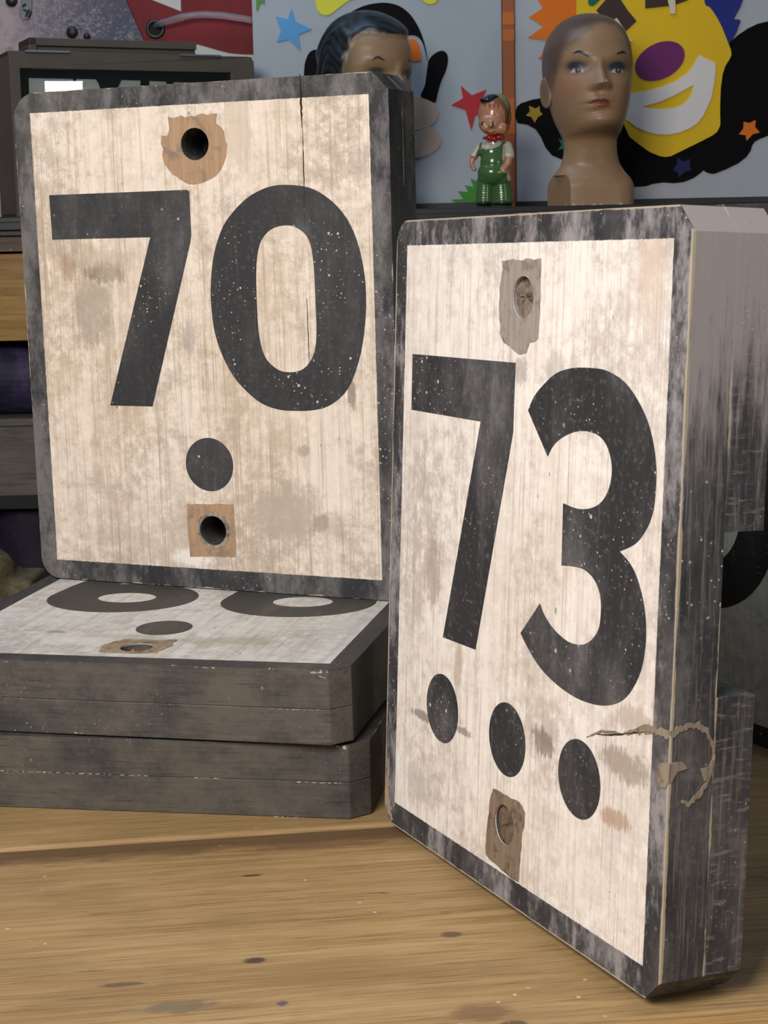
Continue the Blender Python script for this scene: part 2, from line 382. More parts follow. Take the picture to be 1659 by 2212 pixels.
ZS = 0.472                                                            # top of the black shelf
YF = 2.75                                                             # its front edge
m_blackwood = plain('black_lacquer', (0.018, 0.018, 0.020), 0.35, 0.5, 0.3, 12)
m_gap = plain('shelf_interior', (0.02, 0.018, 0.02), 0.8, 0.1, 0.3, 8)
m_mustard = wood('mustard_pine', (0.42, 0.25, 0.07), (0.33, 0.18, 0.045), (0.16, 0.08, 0.03), 41, along=(3, 3, 40))
m_rail = wood('brown_rail', (0.16, 0.115, 0.085), (0.12, 0.085, 0.06), (0.06, 0.04, 0.03), 43, along=(3, 40, 40))
m_greywood = wood('weathered_grey_board', (0.155, 0.135, 0.11), (0.11, 0.095, 0.075), (0.05, 0.042, 0.035), 47, along=(4, 4, 26))
shelf = empty('shelf_unit', 'dark shelving unit with a black top shelf carrying mannequin heads, behind the workbench', 'shelf', pose((0, 0, 0)))
def zpx(v, y=YF + 0.01, u=20): return at_y(u, v, y).z
z1, z2, z3 = zpx(511), zpx(543), zpx(737)
z4, z5, z6 = zpx(905), zpx(1072), zpx(1090)
mesh_obj('shelf_board', *box(-1.5, 1.5, YF, 3.5, z1, ZS), m_blackwood, shelf, bevel=0.002)
mesh_obj('lip_moulding', *box(-1.5, 1.5, YF - 0.006, YF, ZS - 0.022, ZS - 0.008), m_blackwood, shelf, bevel=0.002)
mesh_obj('rail', *box(-1.5, 1.5, YF + 0.006, YF + 0.03, z2, z1), m_rail, shelf)
for dx in (-1.5, -0.9, -0.3, 0.3, 0.9):
    mesh_obj('drawer_front', *box(dx + 0.003, dx + 0.597, YF + 0.012, YF + 0.032, z3, z2 - 0.004), m_mustard, shelf, bevel=0.002)
mesh_obj('lower_shelf', *box(-1.5, 1.5, YF + 0.002, 3.4, z6 - 0.006, z5), m_blackwood, shelf)
mesh_obj('back_panel', *box(-1.5, 1.5, 3.4, 3.42, -0.82, z1), m_gap, shelf)
for dx in (-1.5, 1.46):
    mesh_obj('upright', *box(dx, dx + 0.04, YF + 0.01, 3.45, -0.82, z1), m_blackwood, shelf)
mesh_obj('bottom_shelf', *box(-1.5, 1.5, YF + 0.002, 3.4, -0.60, -0.56), m_blackwood, shelf)
# a weathered box on the lower shelf, a painted roll on the box, dark cloth below
mesh_obj('storage_box', *join(box(-1.0, -0.42, YF + 0.01, YF + 0.30, z5, z4 - 0.003), box(-1.004, -0.416, YF + 0.006, YF + 0.304, z4 - 0.012, z4)), m_greywood, None, bevel=0.002)
tag(bpy.data.objects['storage_box'], 'weathered grey brown wooden box on the lower shelf, under the mottled roll', 'box')
def mottled(name, cols, seed, sc):
    n = NT(name); v = n.vm(n.co, (1, 1, 1), (seed, seed, seed)); f = n.noise(v, sc, 8, 0.65, 0.5); q = n.noise(v, sc * 4, 5, 0.7)
    c = n.ramp(f, [(0.30, cols[0]), (0.46, cols[1]), (0.58, cols[2]), (0.72, cols[3])])
    return n.done(n.mix(n.mul(n.sm(q, 0.5, 0.7), 0.5), c, cols[0]), 0.6, 0.3)
m_roll = mottled('mottled_blue', ((0.010, 0.010, 0.018), (0.02, 0.022, 0.05), (0.07, 0.05, 0.13), (0.13, 0.17, 0.26)), 3.3, 9)
rr = (z3 - z4) / 2 - 0.002
mesh_obj('painted_roll', *tube([(-0.98, YF + 0.10, z4 + rr), (-0.8, YF + 0.10, z4 + rr), (-0.6, YF + 0.10, z4 + rr), (-0.43, YF + 0.10, z4 + rr)], rr, 40), m_roll, None, smooth=False)
ro = bpy.data.objects['painted_roll']; tag(ro, 'dark roll mottled in blue and purple on the weathered box', 'roll')
m_cloth = mottled('purple_cloth', ((0.006, 0.005, 0.008), (0.012, 0.010, 0.018), (0.022, 0.014, 0.034), (0.045, 0.026, 0.06)), 6.1, 6)
random.seed(5)
def drape(x0, x1, y, z0, z1v):
    V, Fs = [], []; nx, nz = 40, 14
    for i in range(nx + 1):
        for j in range(nz + 1):
            t = i / nx; V.append((x0 + (x1 - x0) * t, y + 0.016 * math.sin(t * 26) + 0.008 * math.sin(t * 61 + j * 0.4), z0 + (z1v - z0) * j / nz))
    n0 = len(V); V += [(a, b + 0.012, c) for a, b, c in V]
    for i in range(nx):
        for j in range(nz):
            a = i * (nz + 1) + j; q = (a, a + nz + 1, a + nz + 2, a + 1); Fs += [q, tuple(k + n0 for k in reversed(q))]
    return V, Fs
dr = mesh_obj('hanging_cloth', *drape(-1.1, -0.3, YF + 0.04, -0.55, z6 - 0.008), m_cloth, None, smooth=True); tag(dr, 'dark purple cloth hanging below the lower shelf', 'cloth')

# ---------------------------------------------------------------- number boards
W, H, BD, BT = 0.36, 0.4358, 0.0171, 0.0174
def outline(W, H, tl, tr, br, bl, x0=None):
    """corners: ('r', radius) rounded or ('c', cut) chamfered; clockwise from bottom-left"""
    a = -W / 2 if x0 is None else x0; b = a + W
    out = []
    for (cx, cz, sx, sz, (k, r)) in ((a, 0, 1, 1, bl), (a, H, 1, -1, tl), (b, H, -1, -1, tr), (b, 0, -1, 1, br)):
        p_in = (cx + sx * r, cz); p_out = (cx, cz + sz * r)
        seq = [p_in, p_out] if (sx * sz > 0) else [p_out, p_in]
        if k == 'r':
            ox, oz = cx + sx * r, cz + sz * r; arc = []
            for i in range(9):
                t = i / 8 * PI / 2
                arc.append((ox - sx * r * math.sin(t), oz - sz * r * math.cos(t)))     # from p_in to p_out
            seq = arc if (sx * sz > 0) else arc[::-1]
        out += seq
    return out
def clip_z(poly, lo, hi):
    for lim, sgn in ((lo, 1), (hi, -1)):
        res = []
        for i in range(len(poly)):
            p, q = poly[i], poly[(i + 1) % len(poly)]
            ip, iq = sgn * (p[1] - lim) >= 0, sgn * (q[1] - lim) >= 0
            if ip: res.append(p)
            if ip != iq:
                t = (lim - p[1]) / (q[1] - p[1]); res.append((p[0] + (q[0] - p[0]) * t, lim))
        poly = res
    return poly
m_hole = bare_wood('bolt_hole_shade', (0.05, 0.035, 0.022), (0.03, 0.02, 0.014), (0.012, 0.009, 0.007), 1.2)
def board(label, Mx, corners, mat, T1, T2, holes, cleats=((0.263, H), (0.0, 0.172)), W=W, H=H, x0=None, disc_inset=0.012):
    root = empty('number_board', label, 'sign', Mx)
    ol = outline(W, H, *corners, x0=x0)
    mesh_obj('panel', *prism(ol, [circle(x, z, r) for x, z, r in holes], 0, T1), mat, root, bevel=0.0007)
    for lo, hi in cleats:
        hs = [circle(x, z, r) for x, z, r in holes if lo < z < hi]
        mesh_obj('cleat', *prism(clip_z(ol, lo, hi), hs, T1, T1 + T2), mat, root, bevel=0.0009)
    for x, z, r in holes:
        mesh_obj('hole_shade_disc', *prism(circle(x, z, r + 0.0002), [], T1 + T2 * 0.35, T1 + T2 - disc_inset * 0.5), m_hole, root)  # dark disc added inside the hole, standing in for its shade
    return root
def loc(Mx, pts): return [(lambda p: (p.x, p.z))(on_plane(Mx, u, v)) for u, v in pts]
def zoomed(ox, oy, s, pts): return [(ox + x * s, oy + y * s) for x, y in pts]
RAISE = 0.0004
def piece(name, root, outer, holes, mat, lift=RAISE): return mesh_obj(name, *prism(outer, holes, -lift, 0.0002), mat, root)

# --- board 70, standing on the stack
M70 = pose((-0.1520, 1.4851, 0.1223), 0.0181, -0.0004, -0.4075)
def sp70(u, v, rx, rz, c, st, rag): p = on_plane(M70, u, v); return (p.x, p.z, rx, rz, c, st, rag)
GR, BR_, DK, PL = (0.36, 0.31, 0.25), (0.33, 0.22, 0.13), (0.20, 0.16, 0.12), (0.88, 0.82, 0.75)
stains70 = [sp70(620, 1110, .045, .038, (0.47, 0.40, 0.33), .75, .9), sp70(200, 670, .030, .048, GR, .65, 1.2), sp70(230, 590, .030, .014, DK, .6, 1.3), sp70(150, 580, .012, .02, BR_, .6, 1.2),
            sp70(410, 730, .010, .02, (0.42, 0.37, 0.33), .6, 1.1), sp70(415, 1205, .03, .012, PL, .8, 1.0), sp70(230, 560, .05, .012, (0.5, 0.42, 0.33), .5, 1.0), sp70(510, 275, .02, .05, (0.55, 0.44, 0.34), .5, 1.2),
            sp70(760, 850, .006, .02, DK, .7, 1.2), sp70(690, 1130, .012, .012, (0.34, 0.27, 0.21), .6, 1.3), sp70(655, 975, .010, .008, (0.36, 0.29, 0.23), .6, 1.2)]
m70 = board_paint('paint_board_70', W, H, BD, BT, 1.0, wa=(0.80, 0.705, 0.605), wb=(0.57, 0.475, 0.385), border_dust=0.3, boost=[(0.165, 0.22, 0.06), (0.17, 0.12, 0.04)], stains=stains70, dust=(0.125, 0.118, 0.11), dust_amt=0.9, black=(0.033, 0.034, 0.037), tan_amt=0.85, joint=0.0287)
b70 = board('upright number board reading 70 standing on the stack of boards', M70, (('r', 0.023), ('c', 0.0140), ('r', 0.008), ('r', 0.019)), m70, 0.0287, 0.0257,
            [(0.0012, 0.3853, 0.0135), (0.0020, 0.0525, 0.0133)])
mn70 = numeral_paint('numeral_paint_70', 2.0, boost=[(0.03, 0.23, 0.05), (0.11, 0.18, 0.04), (0.14, 0.29, 0.03), (-0.06, 0.26, 0.03)])
seven = loc(M70, [(106.5, 421.7), (404, 410), (409, 414), (413.3, 507.5), (411, 525), (329.8, 877.8), (238.6, 875.5), (325, 512.3), (113.5, 517.4)])
piece('numeral', b70, seven, [], mn70)
z_out = [(790, 40), (960, 62), (1100, 130), (1240, 250), (1350, 410), (1430, 620), (1480, 880), (1493, 1100), (1485, 1300), (1450, 1560), (1380, 1800), (1290, 1960), (1150, 2070), (1000, 2110), (850, 2115), (700, 2105), (540, 2050), (400, 1940), (270, 1790), (170, 1600), (105, 1400), (75, 1200), (65, 1000), (80, 780), (115, 600), (180, 420), (270, 290), (400, 160), (540, 80), (660, 45)]
z_in = [(770, 410), (860, 435), (940, 500), (985, 600), (1010, 760), (1022, 950), (1030, 1150), (1038, 1320), (1035, 1480), (1010, 1600), (960, 1690), (890, 1745), (790, 1762), (700, 1745), (620, 1690), (560, 1610), (520, 1480), (500, 1330), (490, 1150), (483, 950), (485, 780), (500, 650), (530, 550), (590, 470), (670, 425)]
s0 = 390 / 1659
piece('numeral', b70, smooth_loop(loc(M70, zoomed(440, 390, s0, z_out))), [smooth_loop(loc(M70, zoomed(440, 390, s0, z_in)))], mn70)
piece('dot', b70, circle(0.0013, 0.1112, 0.0235, 48), [], mn70)
m_pw = bare_wood('bare_pine_patch', (0.44, 0.295, 0.185), (0.36, 0.23, 0.14), (0.22, 0.175, 0.14), 4.0)
pt1 = loc(M70, zoomed(300, 200, .1567, [(410, 345), (1065, 285), (1085, 420), (1180, 520), (1210, 720), (1180, 980), (1120, 1080), (1000, 1190), (880, 1250), (770, 1270), (620, 1230), (470, 1130), (420, 1080), (350, 960), (310, 700), (310, 610), (385, 600), (410, 500)]))
piece('bare_patch', b70, wobble(pt1, .0011, 1), [circle(0.0012, 0.3853, 0.0135)], m_pw, 0.0003)['label'] = 'bare orange wood around the upper bolt hole'
pt2 = loc(M70, zoomed(340, 920, .1688, [(375, 1000), (970, 1000), (1000, 1340), (1000, 1680), (420, 1670), (390, 1400)]))
bp2 = piece('bare_patch', b70, wobble(pt2, .0004, 2), [circle(0.0020, 0.0525, 0.0133)], m_pw, 0.0003); bp2['label'] = 'square of bare wood around the lower bolt hole'
m_ring = bare_wood('rusty_crumbs', (0.40, 0.33, 0.24), (0.20, 0.16, 0.12), (0.05, 0.04, 0.03), 9.0)
piece('crumbled_rim', bp2, wobble(circle(0.0024, 0.0528, 0.0166, 36), .0016, 3), [circle(0.0020, 0.0525, 0.0132)], m_ring, 0.0006)
m_crack = plain('crack_shadow', (0.035, 0.024, 0.016), 0.9, 0.05)
def crack(root, Mx, px, w, name='crack', mat=None, axis=1, val=0.0, seed=1, rag=0.5):
    rnd = random.Random(seed); ax0 = 0 if axis == 1 else 1; n0 = len(px)
    ws = list(w) if isinstance(w, (list, tuple)) else [w * (0.3 if i in (0, n0 - 1) else 1) for i in range(n0)]
    P, Q = [], []
    for i in range(n0 - 1):
        for k in range(5):
            t = k / 5; P.append(on_plane(Mx, px[i][0] * (1 - t) + px[i + 1][0] * t, px[i][1] * (1 - t) + px[i + 1][1] * t, axis, val)); Q.append(ws[i] * (1 - t) + ws[i + 1] * t)
    P.append(on_plane(Mx, *px[-1], axis, val)); Q.append(ws[-1])
    L, R = [], []
    for i, p in enumerate(P):
        q = P[min(i + 1, len(P) - 1)] - P[max(i - 1, 0)]; t = (q[ax0], q.z); l = math.hypot(*t) or 1
        nx, nz = -t[1] / l, t[0] / l; a, b = Q[i] * rnd.uniform(1 - rag, 1 + rag), Q[i] * rnd.uniform(1 - rag, 1 + rag)
        L.append((p[ax0] + nx * a, p.z + nz * a)); R.append((p[ax0] - nx * b, p.z - nz * b))
    V, Fs = prism(L + R[::-1], [], -0.00045, 0.0002)
    if axis == 0: V = [(val - v[1], v[0], v[2]) for v in V]
    return mesh_obj(name, V, Fs, mat or m_crack, root)
crack(b70, M70, [(648, 160), (650, 200), (651, 240), (653, 278)], 0.00075)
crack(b70, M70, [(654, 279), (655, 330), (657, 400), (658, 490)], 0.00035)
crack(b70, M70, [(663, 645), (666, 720), (669, 790)], 0.0003)

# --- board 73, standing on the bench
M73 = pose((0.0706, 1.0487, 0.0033), -0.0485, -0.0065, -1.1413)
def sp73(u, v, rx, rz, c, st, rag): p = on_plane(M73, u, v); return (p.x, p.z, rx, rz, c, st, rag)
stains73 = [sp73(1170, 1600, .020, .012, (0.23, 0.19, 0.165), .8, 1.4), sp73(1345, 1650, .035, .014, (0.34, 0.27, 0.22), .75, 1.3), sp73(1330, 1770, .022, .008, (0.45, 0.27, 0.18), .7, 1.0), sp73(910, 1545, .022, .005, (0.2, 0.17, 0.14), .75, 1.2),
            sp73(1000, 1580, .016, .004, (0.22, 0.18, 0.15), .7, 1.2), sp73(935, 1230, .020, .035, (0.40, 0.33, 0.26), .7, 1.2), sp73(990, 1440, .010, .03, (0.42, 0.33, 0.24), .6, 1.2), sp73(1125, 800, .018, .012, (0.38, 0.34, 0.31), .6, 1.3),
            sp73(1200, 790, .016, .012, (0.5, 0.45, 0.41), .6, 1.3), sp73(900, 1690, .028, .024, (0.50, 0.45, 0.42), .6, 1.2), sp73(1080, 1900, .03, .02, PL, .6, 1.1), sp73(1405, 600, .02, .045, (0.66, 0.50, 0.40), .5, 1.2), sp73(1370, 1560, .03, .014, (0.48, 0.38, 0.31), .6, 1.2)]
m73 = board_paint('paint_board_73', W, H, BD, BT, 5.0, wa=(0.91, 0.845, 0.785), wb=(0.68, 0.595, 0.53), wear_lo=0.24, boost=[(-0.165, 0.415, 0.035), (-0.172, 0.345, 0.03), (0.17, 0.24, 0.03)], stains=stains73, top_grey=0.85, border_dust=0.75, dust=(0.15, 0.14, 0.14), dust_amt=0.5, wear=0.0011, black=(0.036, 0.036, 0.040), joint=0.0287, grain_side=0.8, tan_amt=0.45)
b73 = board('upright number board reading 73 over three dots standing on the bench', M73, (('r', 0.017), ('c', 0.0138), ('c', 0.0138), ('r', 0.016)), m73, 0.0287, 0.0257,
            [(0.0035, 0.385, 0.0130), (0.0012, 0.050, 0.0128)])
mn73 = numeral_paint('numeral_paint_73', 7.0, dust=(0.155, 0.15, 0.155), dust_amt=0.6, speck=0.85, scuff=0.45, boost=[(-0.150, 0.330, 0.028), (-0.125, 0.325, 0.025), (0.07, 0.27, 0.03), (-0.09, 0.10, 0.02)])
s7 = 300 / 948
piece('numeral', b73, loc(M73, zoomed(870, 740, s7, [(70, 78), (772, 138), (762, 400), (755, 610), (740, 700), (498, 2095), (277, 2010), (535, 538), (63, 457)])), [], mn73)
three = [(115, 350), (150, 270), (200, 205), (280, 130), (380, 97), (500, 97), (590, 115), (690, 180), (770, 290), (830, 420), (865, 560), (880, 700), (875, 850), (855, 980), (810, 1080), (750, 1150), (660, 1192), (720, 1260), (765, 1350), (800, 1480), (818, 1620), (815, 1760), (790, 1900), (740, 2010), (680, 2080), (600, 2110), (510, 2105), (400, 2065), (290, 1990), (190, 1890), (120, 1780), (70, 1680), (185, 1505), (215, 1580), (270, 1660), (350, 1730), (430, 1750), (490, 1725), (535, 1660), (550, 1560), (545, 1450), (510, 1360), (450, 1300), (380, 1280), (315, 1275), (325, 905), (400, 935), (470, 938), (540, 910), (590, 840), (615, 740), (610, 640), (580, 550), (530, 495), (460, 472), (390, 478), (320, 510), (265, 560), (232, 625)]
def smooth_keep(pts, corners, sub=3):
    """smooth between sharp corners (indices)"""
    out = []; n = len(pts); cs = sorted(corners)
    for k, c in enumerate(cs):
        e = cs[(k + 1) % len(cs)]; seg = []; i = c
        while True:
            seg.append(pts[i % n])
            if i % n == e: break
            i += 1
        for i in range(len(seg) - 1):
            p0, p1, p2, p3 = seg[max(i - 1, 0)], seg[i], seg[i + 1], seg[min(i + 2, len(seg) - 1)]
            for j in range(sub):
                t = j / sub; t2, t3 = t * t, t ** 3
                out.append(tuple(0.5 * (2 * p1[q] + (p2[q] - p0[q]) * t + (2 * p0[q] - 5 * p1[q] + 4 * p2[q] - p3[q]) * t2 + (3 * p1[q] - p0[q] - 3 * p2[q] + p3[q]) * t3) for q in (0, 1)))
    return out
piece('numeral', b73, smooth_keep(loc(M73, zoomed(1100, 760, 350 / 968, three)), [0, 16, 31, 32, 44, 45, 58]), [], mn73)
for (dx, dz) in ((-0.0905, 0.1046), (0.0010, 0.1060), (0.0888, 0.1044)):
    piece('dot', b73, circle(dx, dz, 0.0236, 48), [], mn73)
m_gp = bare_wood('grey_putty_patch', (0.37, 0.325, 0.30), (0.29, 0.25, 0.225), (0.19, 0.16, 0.15), 6.0)
m_bp = bare_wood('brown_rot_patch', (0.27, 0.20, 0.145), (0.20, 0.145, 0.10), (0.09, 0.065, 0.045), 8.0)
g1 = loc(M73, zoomed(1040, 520, .1176, [(390, 350), (1095, 340), (1090, 900), (1050, 1790), (900, 1880), (840, 2060), (700, 2080), (520, 1950), (400, 1850), (350, 1690), (330, 900), (380, 700)]))
piece('bare_patch', b73, wobble(g1, .0008, 4), [circle(0.0035, 0.385, 0.0130)], m_gp, 0.0003)['label'] = 'grey rectangle of stripped paint around the upper bolt hole'
g2 = loc(M73, zoomed(1000, 1600, .1537, [(430, 680), (800, 860), (870, 1000), (860, 1200), (830, 1400), (800, 1800), (780, 1980), (640, 1900), (320, 1600), (330, 1400), (360, 1100), (380, 850)]))
piece('bare_patch', b73, wobble(g2, .0007, 5), [circle(0.0012, 0.050, 0.0128)], m_bp, 0.0003)['label'] = 'rotten brown patch around the lower bolt hole'
m_fib = bare_wood('grey_fibre', (0.22, 0.175, 0.14), (0.15, 0.115, 0.09), (0.06, 0.045, 0.035), 6.5); m_fib2 = bare_wood('brown_fibre', (0.19, 0.135, 0.09), (0.12, 0.085, 0.055), (0.04, 0.03, 0.02), 6.7)
# loose fibre plugs inside the two holes
for (hx, hz, k) in ((0.0035, 0.385, 1), (0.0012, 0.050, 2)):
    rnd = random.Random(k); V, Fs = lathe([(0.0, 0.0025), (0.004, 0.002), (0.008, 0.0022), (0.0128, 0.0024), (0.0129, 0.020)], 26, 'y', (hx, 0, hz))
    V = [(a + rnd.uniform(-.0003, .0003), b + rnd.uniform(-.0008, .0010), c) for a, b, c in V]
    mesh_obj('wood_plug', V, Fs, m_fib if k == 1 else m_fib2, b73, smooth=False)
m_chip = bare_wood('cream_chipped_paint', (0.31, 0.255, 0.20), (0.22, 0.175, 0.135), (0.09, 0.07, 0.055), 3.0)
crack(b73, M73, [(1268, 1592), (1300, 1580), (1345, 1585), (1375, 1578), (1405, 1574)], [.0002, .0008, .0006, .0016, .0018], 'chipped_crack', m_chip, seed=2, rag=0.8)
crack(b73, M73, [(1405, 1574), (1428, 1582), (1446, 1588)], [.0022, .0020, .0022], 'chipped_crack', m_chip, seed=3)
crack(b73, M73, [(1290, 1586), (1320, 1588), (1360, 1584), (1406, 1580)], 0.0004)
SX = W / 2
crack(b73, M73, [(1448, 1588), (1465, 1577), (1485, 1569), (1508, 1566), (1525, 1578), (1536, 1600), (1541, 1625)], [.0016, .0018, .0015, .0015, .0014, .0010, .0005], 'chipped_crack', m_chip, 0, SX, 5)
crack(b73, M73, [(1538, 1655), (1528, 1690), (1510, 1715), (1487, 1738), (1472, 1730)], [.0005, .0010, .0014, .0013, .0006], 'chipped_crack', m_chip, 0, SX, 6, 0.6)
crack(b73, M73, [(841, 1640), (838, 1680), (836, 1715), (840, 1745), (848, 1772)], [.0006, .0016, .0024, .0022, .0008], 'worn_edge', m_pw, seed=9)
kn = loc(M73, [(1421, 1655), (1440, 1645), (1447, 1648), (1446, 1690), (1440, 1705), (1428, 1700), (1422, 1685)])
piece('knot_scar', b73, wobble(kn, .0008, 8), [], m_chip, 0.0006)
def side_poly(px): return [(lambda p: (p.y, p.z))(on_plane(M73, u, v, 0, SX)) for u, v in px]
kp = side_poly([(1447, 1650), (1475, 1645), (1484, 1658), (1462, 1668), (1452, 1690), (1447, 1692)])
V, Fs = prism(wobble(kp, .0006, 9), [], -0.0005, 0.0002); mesh_obj('knot_scar', [(SX - v[1], v[0], v[2]) for v in V], Fs, m_chip, b73)
kp = side_poly([(1512, 1660), (1530, 1655), (1538, 1640), (1536, 1672), (1522, 1690), (1516, 1676)])
V, Fs = prism(wobble(kp, .0006, 10), [], -0.0005, 0.0002); mesh_obj('knot_scar', [(SX - v[1], v[0], v[2]) for v in V], Fs, m_chip, b73)

# --- the two boards lying flat in the stack
MA = pose((-0.2047, 1.2470, 0.1156)) @ Matrix.Rotation(-0.2315, 4, 'Z') @ Matrix.Rotation(-0.0055, 4, 'Y') @ Matrix.Rotation(0.0229 - PI / 2, 4, 'X')
def spA(u, v, rx, rz, c, st, rag): p = on_plane(MA, u, v); return (p.x, p.z, rx, rz, c, st, rag)
SD = ((0.125, 0.110, 0.093), 0.85)
mA = board_paint('paint_board_66', W, H, BD, BT, 9.0, wa=(0.70, 0.69, 0.67), wb=(0.53, 0.50, 0.46), dust=(0.10, 0.092, 0.08), dust_amt=0.6, speck=0.4, side_dust=SD, wear=0.0009,
                 stains=[spA(490, 1385, .06, .02, (0.42, 0.36, 0.28), .6, 1.1), spA(180, 1380, .06, .03, (0.72, 0.71, 0.69), .6, 1.2), spA(120, 1365, .012, .006, DK, .6, 1.3), spA(270, 1375, .07, .012, (0.44, 0.40, 0.33), .5, 1.2)])
bA = board('number board with black 66 lying flat on top of the stack', MA, (('c', 0.0138),) * 2 + (('c', 0.0138),) * 2, mA, 0.0300, 0.0273, [(0.0008, 0.386, 0.0130), (0.0008, 0.0455, 0.0130)])
mnA = numeral_paint('numeral_paint_66', 12.0, black=(0.058, 0.056, 0.052), dust=(0.095, 0.088, 0.078), dust_amt=0.6, speck=0.3, scuff=0.2)
def six(cx):
    cz, rx, rz = 0.2065, 0.0675, 0.0535; pts = []
    for i in range(41):
        a = math.radians(112 - 292 * i / 40); pts.append((cx + rx * math.cos(a), cz + rz * math.sin(a)))
    pts += smooth_keep([(cx - 0.0665, 0.2065), (cx - 0.064, 0.245), (cx - 0.052, 0.290), (cx - 0.030, 0.328), (cx + 0.008, 0.352), (cx + 0.030, 0.322), (cx + 0.004, 0.300), (cx - 0.012, 0.278), (cx - 0.024, 0.258)], [0, 4, 5, 8])[3:24]
    return pts, [circle(cx + 0.004, 0.2065, 0.0262, 36, 0.0188)]
for cx in (-0.0745, 0.0850):
    o_, h_ = six(cx); piece('numeral', bA, o_, h_, mnA)
piece('dot', bA, circle(0.0006, 0.1069, 0.0228, 48), [], mnA)
pa = [(-0.0255, 0.0290), (-0.018, 0.0270), (0.006, 0.0265), (0.022, 0.031), (0.027, 0.050), (0.0245, 0.071), (0.008, 0.069), (-0.019, 0.069), (-0.0275, 0.052)]
m_rust = bare_wood('rusty_rot', (0.30, 0.16, 0.07), (0.20, 0.10, 0.045), (0.07, 0.045, 0.03), 13.0)
m_pA = bare_wood('brown_patch', (0.36, 0.29, 0.21), (0.27, 0.20, 0.14), (0.13, 0.095, 0.065), 14.0)
piece('bare_patch', bA, wobble(pa, .0012, 6), [circle(0.0008, 0.0455, 0.0130)], m_pA, 0.0003)['label'] = 'ragged brown patch around the bolt hole'
rnd = random.Random(3); V, Fs = lathe([(0.0, 0.010), (0.006, 0.0085), (0.0129, 0.005), (0.0129, 0.022)], 26, 'y', (0.0008, 0, 0.0455))
mesh_obj('wood_plug', [(a, b + rnd.uniform(-.002, .002), c) for a, b, c in V], Fs, m_rust, bA)
MB = pose((-0.1937, 1.2449, 0.0571)) @ Matrix.Rotation(-0.1655, 4, 'Z') @ Matrix.Rotation(-PI / 2, 4, 'X')
mB = board_paint('paint_board_bottom', W, H, BD, BT, 15.0, wa=(0.62, 0.60, 0.57), wb=(0.46, 0.43, 0.385), dust=(0.10, 0.088, 0.072), dust_amt=0.7, speck=0.45, side_dust=((0.115, 0.100, 0.082), 0.9), grain_side=0.0, wear=0.0010)
bB = board('blank edged number board lying at the bottom of the stack on the bench', MB, (('c', 0.0138),) * 4, mB, 0.0287, 0.0283, [])
bB['label'] = 'number board lying at the bottom of the stack, only its black edges showing'
# chipped cream paint along edges of the stacked boards
def edge_chip(root, Mx, px, w, zval=0.0):
    """a broken line of chipped paint on the front (bottom) edge, local z = 0"""
    rnd = random.Random(int(px[0][0] * 7 + px[0][1])); parts = []
    for (u0, v0), (u1, v1) in zip(px, px[1:]):
        t, L = 0.0, math.hypot(u1 - u0, v1 - v0)
        while t < L:
            dl = rnd.uniform(3, 16); e = min(t + dl, L); m = []
            for k in range(5):
                q = (t + (e - t) * k / 4) / L; m.append(on_plane(Mx, u0 + (u1 - u0) * q, v0 + (v1 - v0) * q + rnd.uniform(-.6, .6), 2, zval))
            ww = w * rnd.uniform(0.25, 1.1)
            Lo = [(p.x, p.y - ww * rnd.uniform(.3, 1) * (0.2 if k in (0, 4) else 1)) for k, p in enumerate(m)]; Up = [(p.x, p.y + ww * rnd.uniform(.3, 1) * (0.2 if k in (0, 4) else 1)) for k, p in enumerate(m)]
            V, Fs = prism(Lo + Up[::-1], [], 0.0002, -0.0002); parts.append(([(v[0], v[2], zval - v[1]) for v in V], Fs))
            t = e + rnd.uniform(1, 9)
    return mesh_obj('paint_chip', *join(*parts), m_cream, root)
m_cream = bare_wood('cream_undercoat', (0.50, 0.44, 0.34), (0.40, 0.33, 0.25), (0.22, 0.17, 0.12), 17.0)
for px, w in (([(670, 1452), (690, 1453), (709, 1452)], .0012), ([(688, 1460), (700, 1464), (707, 1466)], .0016), ([(420, 1441), (470, 1443)], .0006), ([(10, 1429), (22, 1429)], .0008), ([(580, 1444), (592, 1445)], .0007), ([(580, 1531), (640, 1533), (690, 1534)], .0004)):
    edge_chip(bA, MA, px, w)
for px, w in (([(0, 1665), (60, 1667), (130, 1669)], .0006), ([(140, 1670), (190, 1671), (240, 1673)], .0007), ([(260, 1674), (320, 1676)], .0005), ([(420, 1680), (480, 1682)], .0005), ([(640, 1689), (700, 1691), (745, 1692)], .0007), ([(725, 1612), (748, 1616)], .0018), ([(590, 1764), (680, 1768)], .0005), ([(160, 1583), (180, 1584)], .0008)):
    edge_chip(bB, MB, px, w)

# --- wide board behind 73
MC = pose((0.09422, 1.75282, 0.0), 0, 0, -1.04631)
mC = board_paint('paint_board_shaded', 0.52, 0.4473, BD, 0.0180, 19.0, wa=(0.80, 0.88, 0.84), wb=(0.66, 0.74, 0.70), dust=(0.10, 0.10, 0.105), dust_amt=0.6, x_mid=0.26)  # white board; the green cast of the shade is mixed into its paint
bC = board('wide white number board, tinted green for shade, standing on the bench behind board 73', MC, (('r', 0.014), ('r', 0.014), ('r', 0.014), ('r', 0.014)), mC, 0.0287, 0.0257, [], cleats=((0.27, 0.4473), (0.0, 0.175)), W=0.52, H=0.4473, x0=0.0)
mnC = numeral_paint('numeral_paint_shaded', 21.0, black=(0.02, 0.021, 0.024), dust=(0.06, 0.062, 0.066), speck=0.6)
def oval(cx, z0, z1, rx, rz, n=24):
    return [(cx + rx * math.cos(a), z1 - rz + rz * math.sin(a)) for a in np.linspace(0, PI, n)] + [(cx + rx * math.cos(a), z0 + rz + rz * math.sin(a)) for a in np.linspace(PI, 2 * PI, n)]
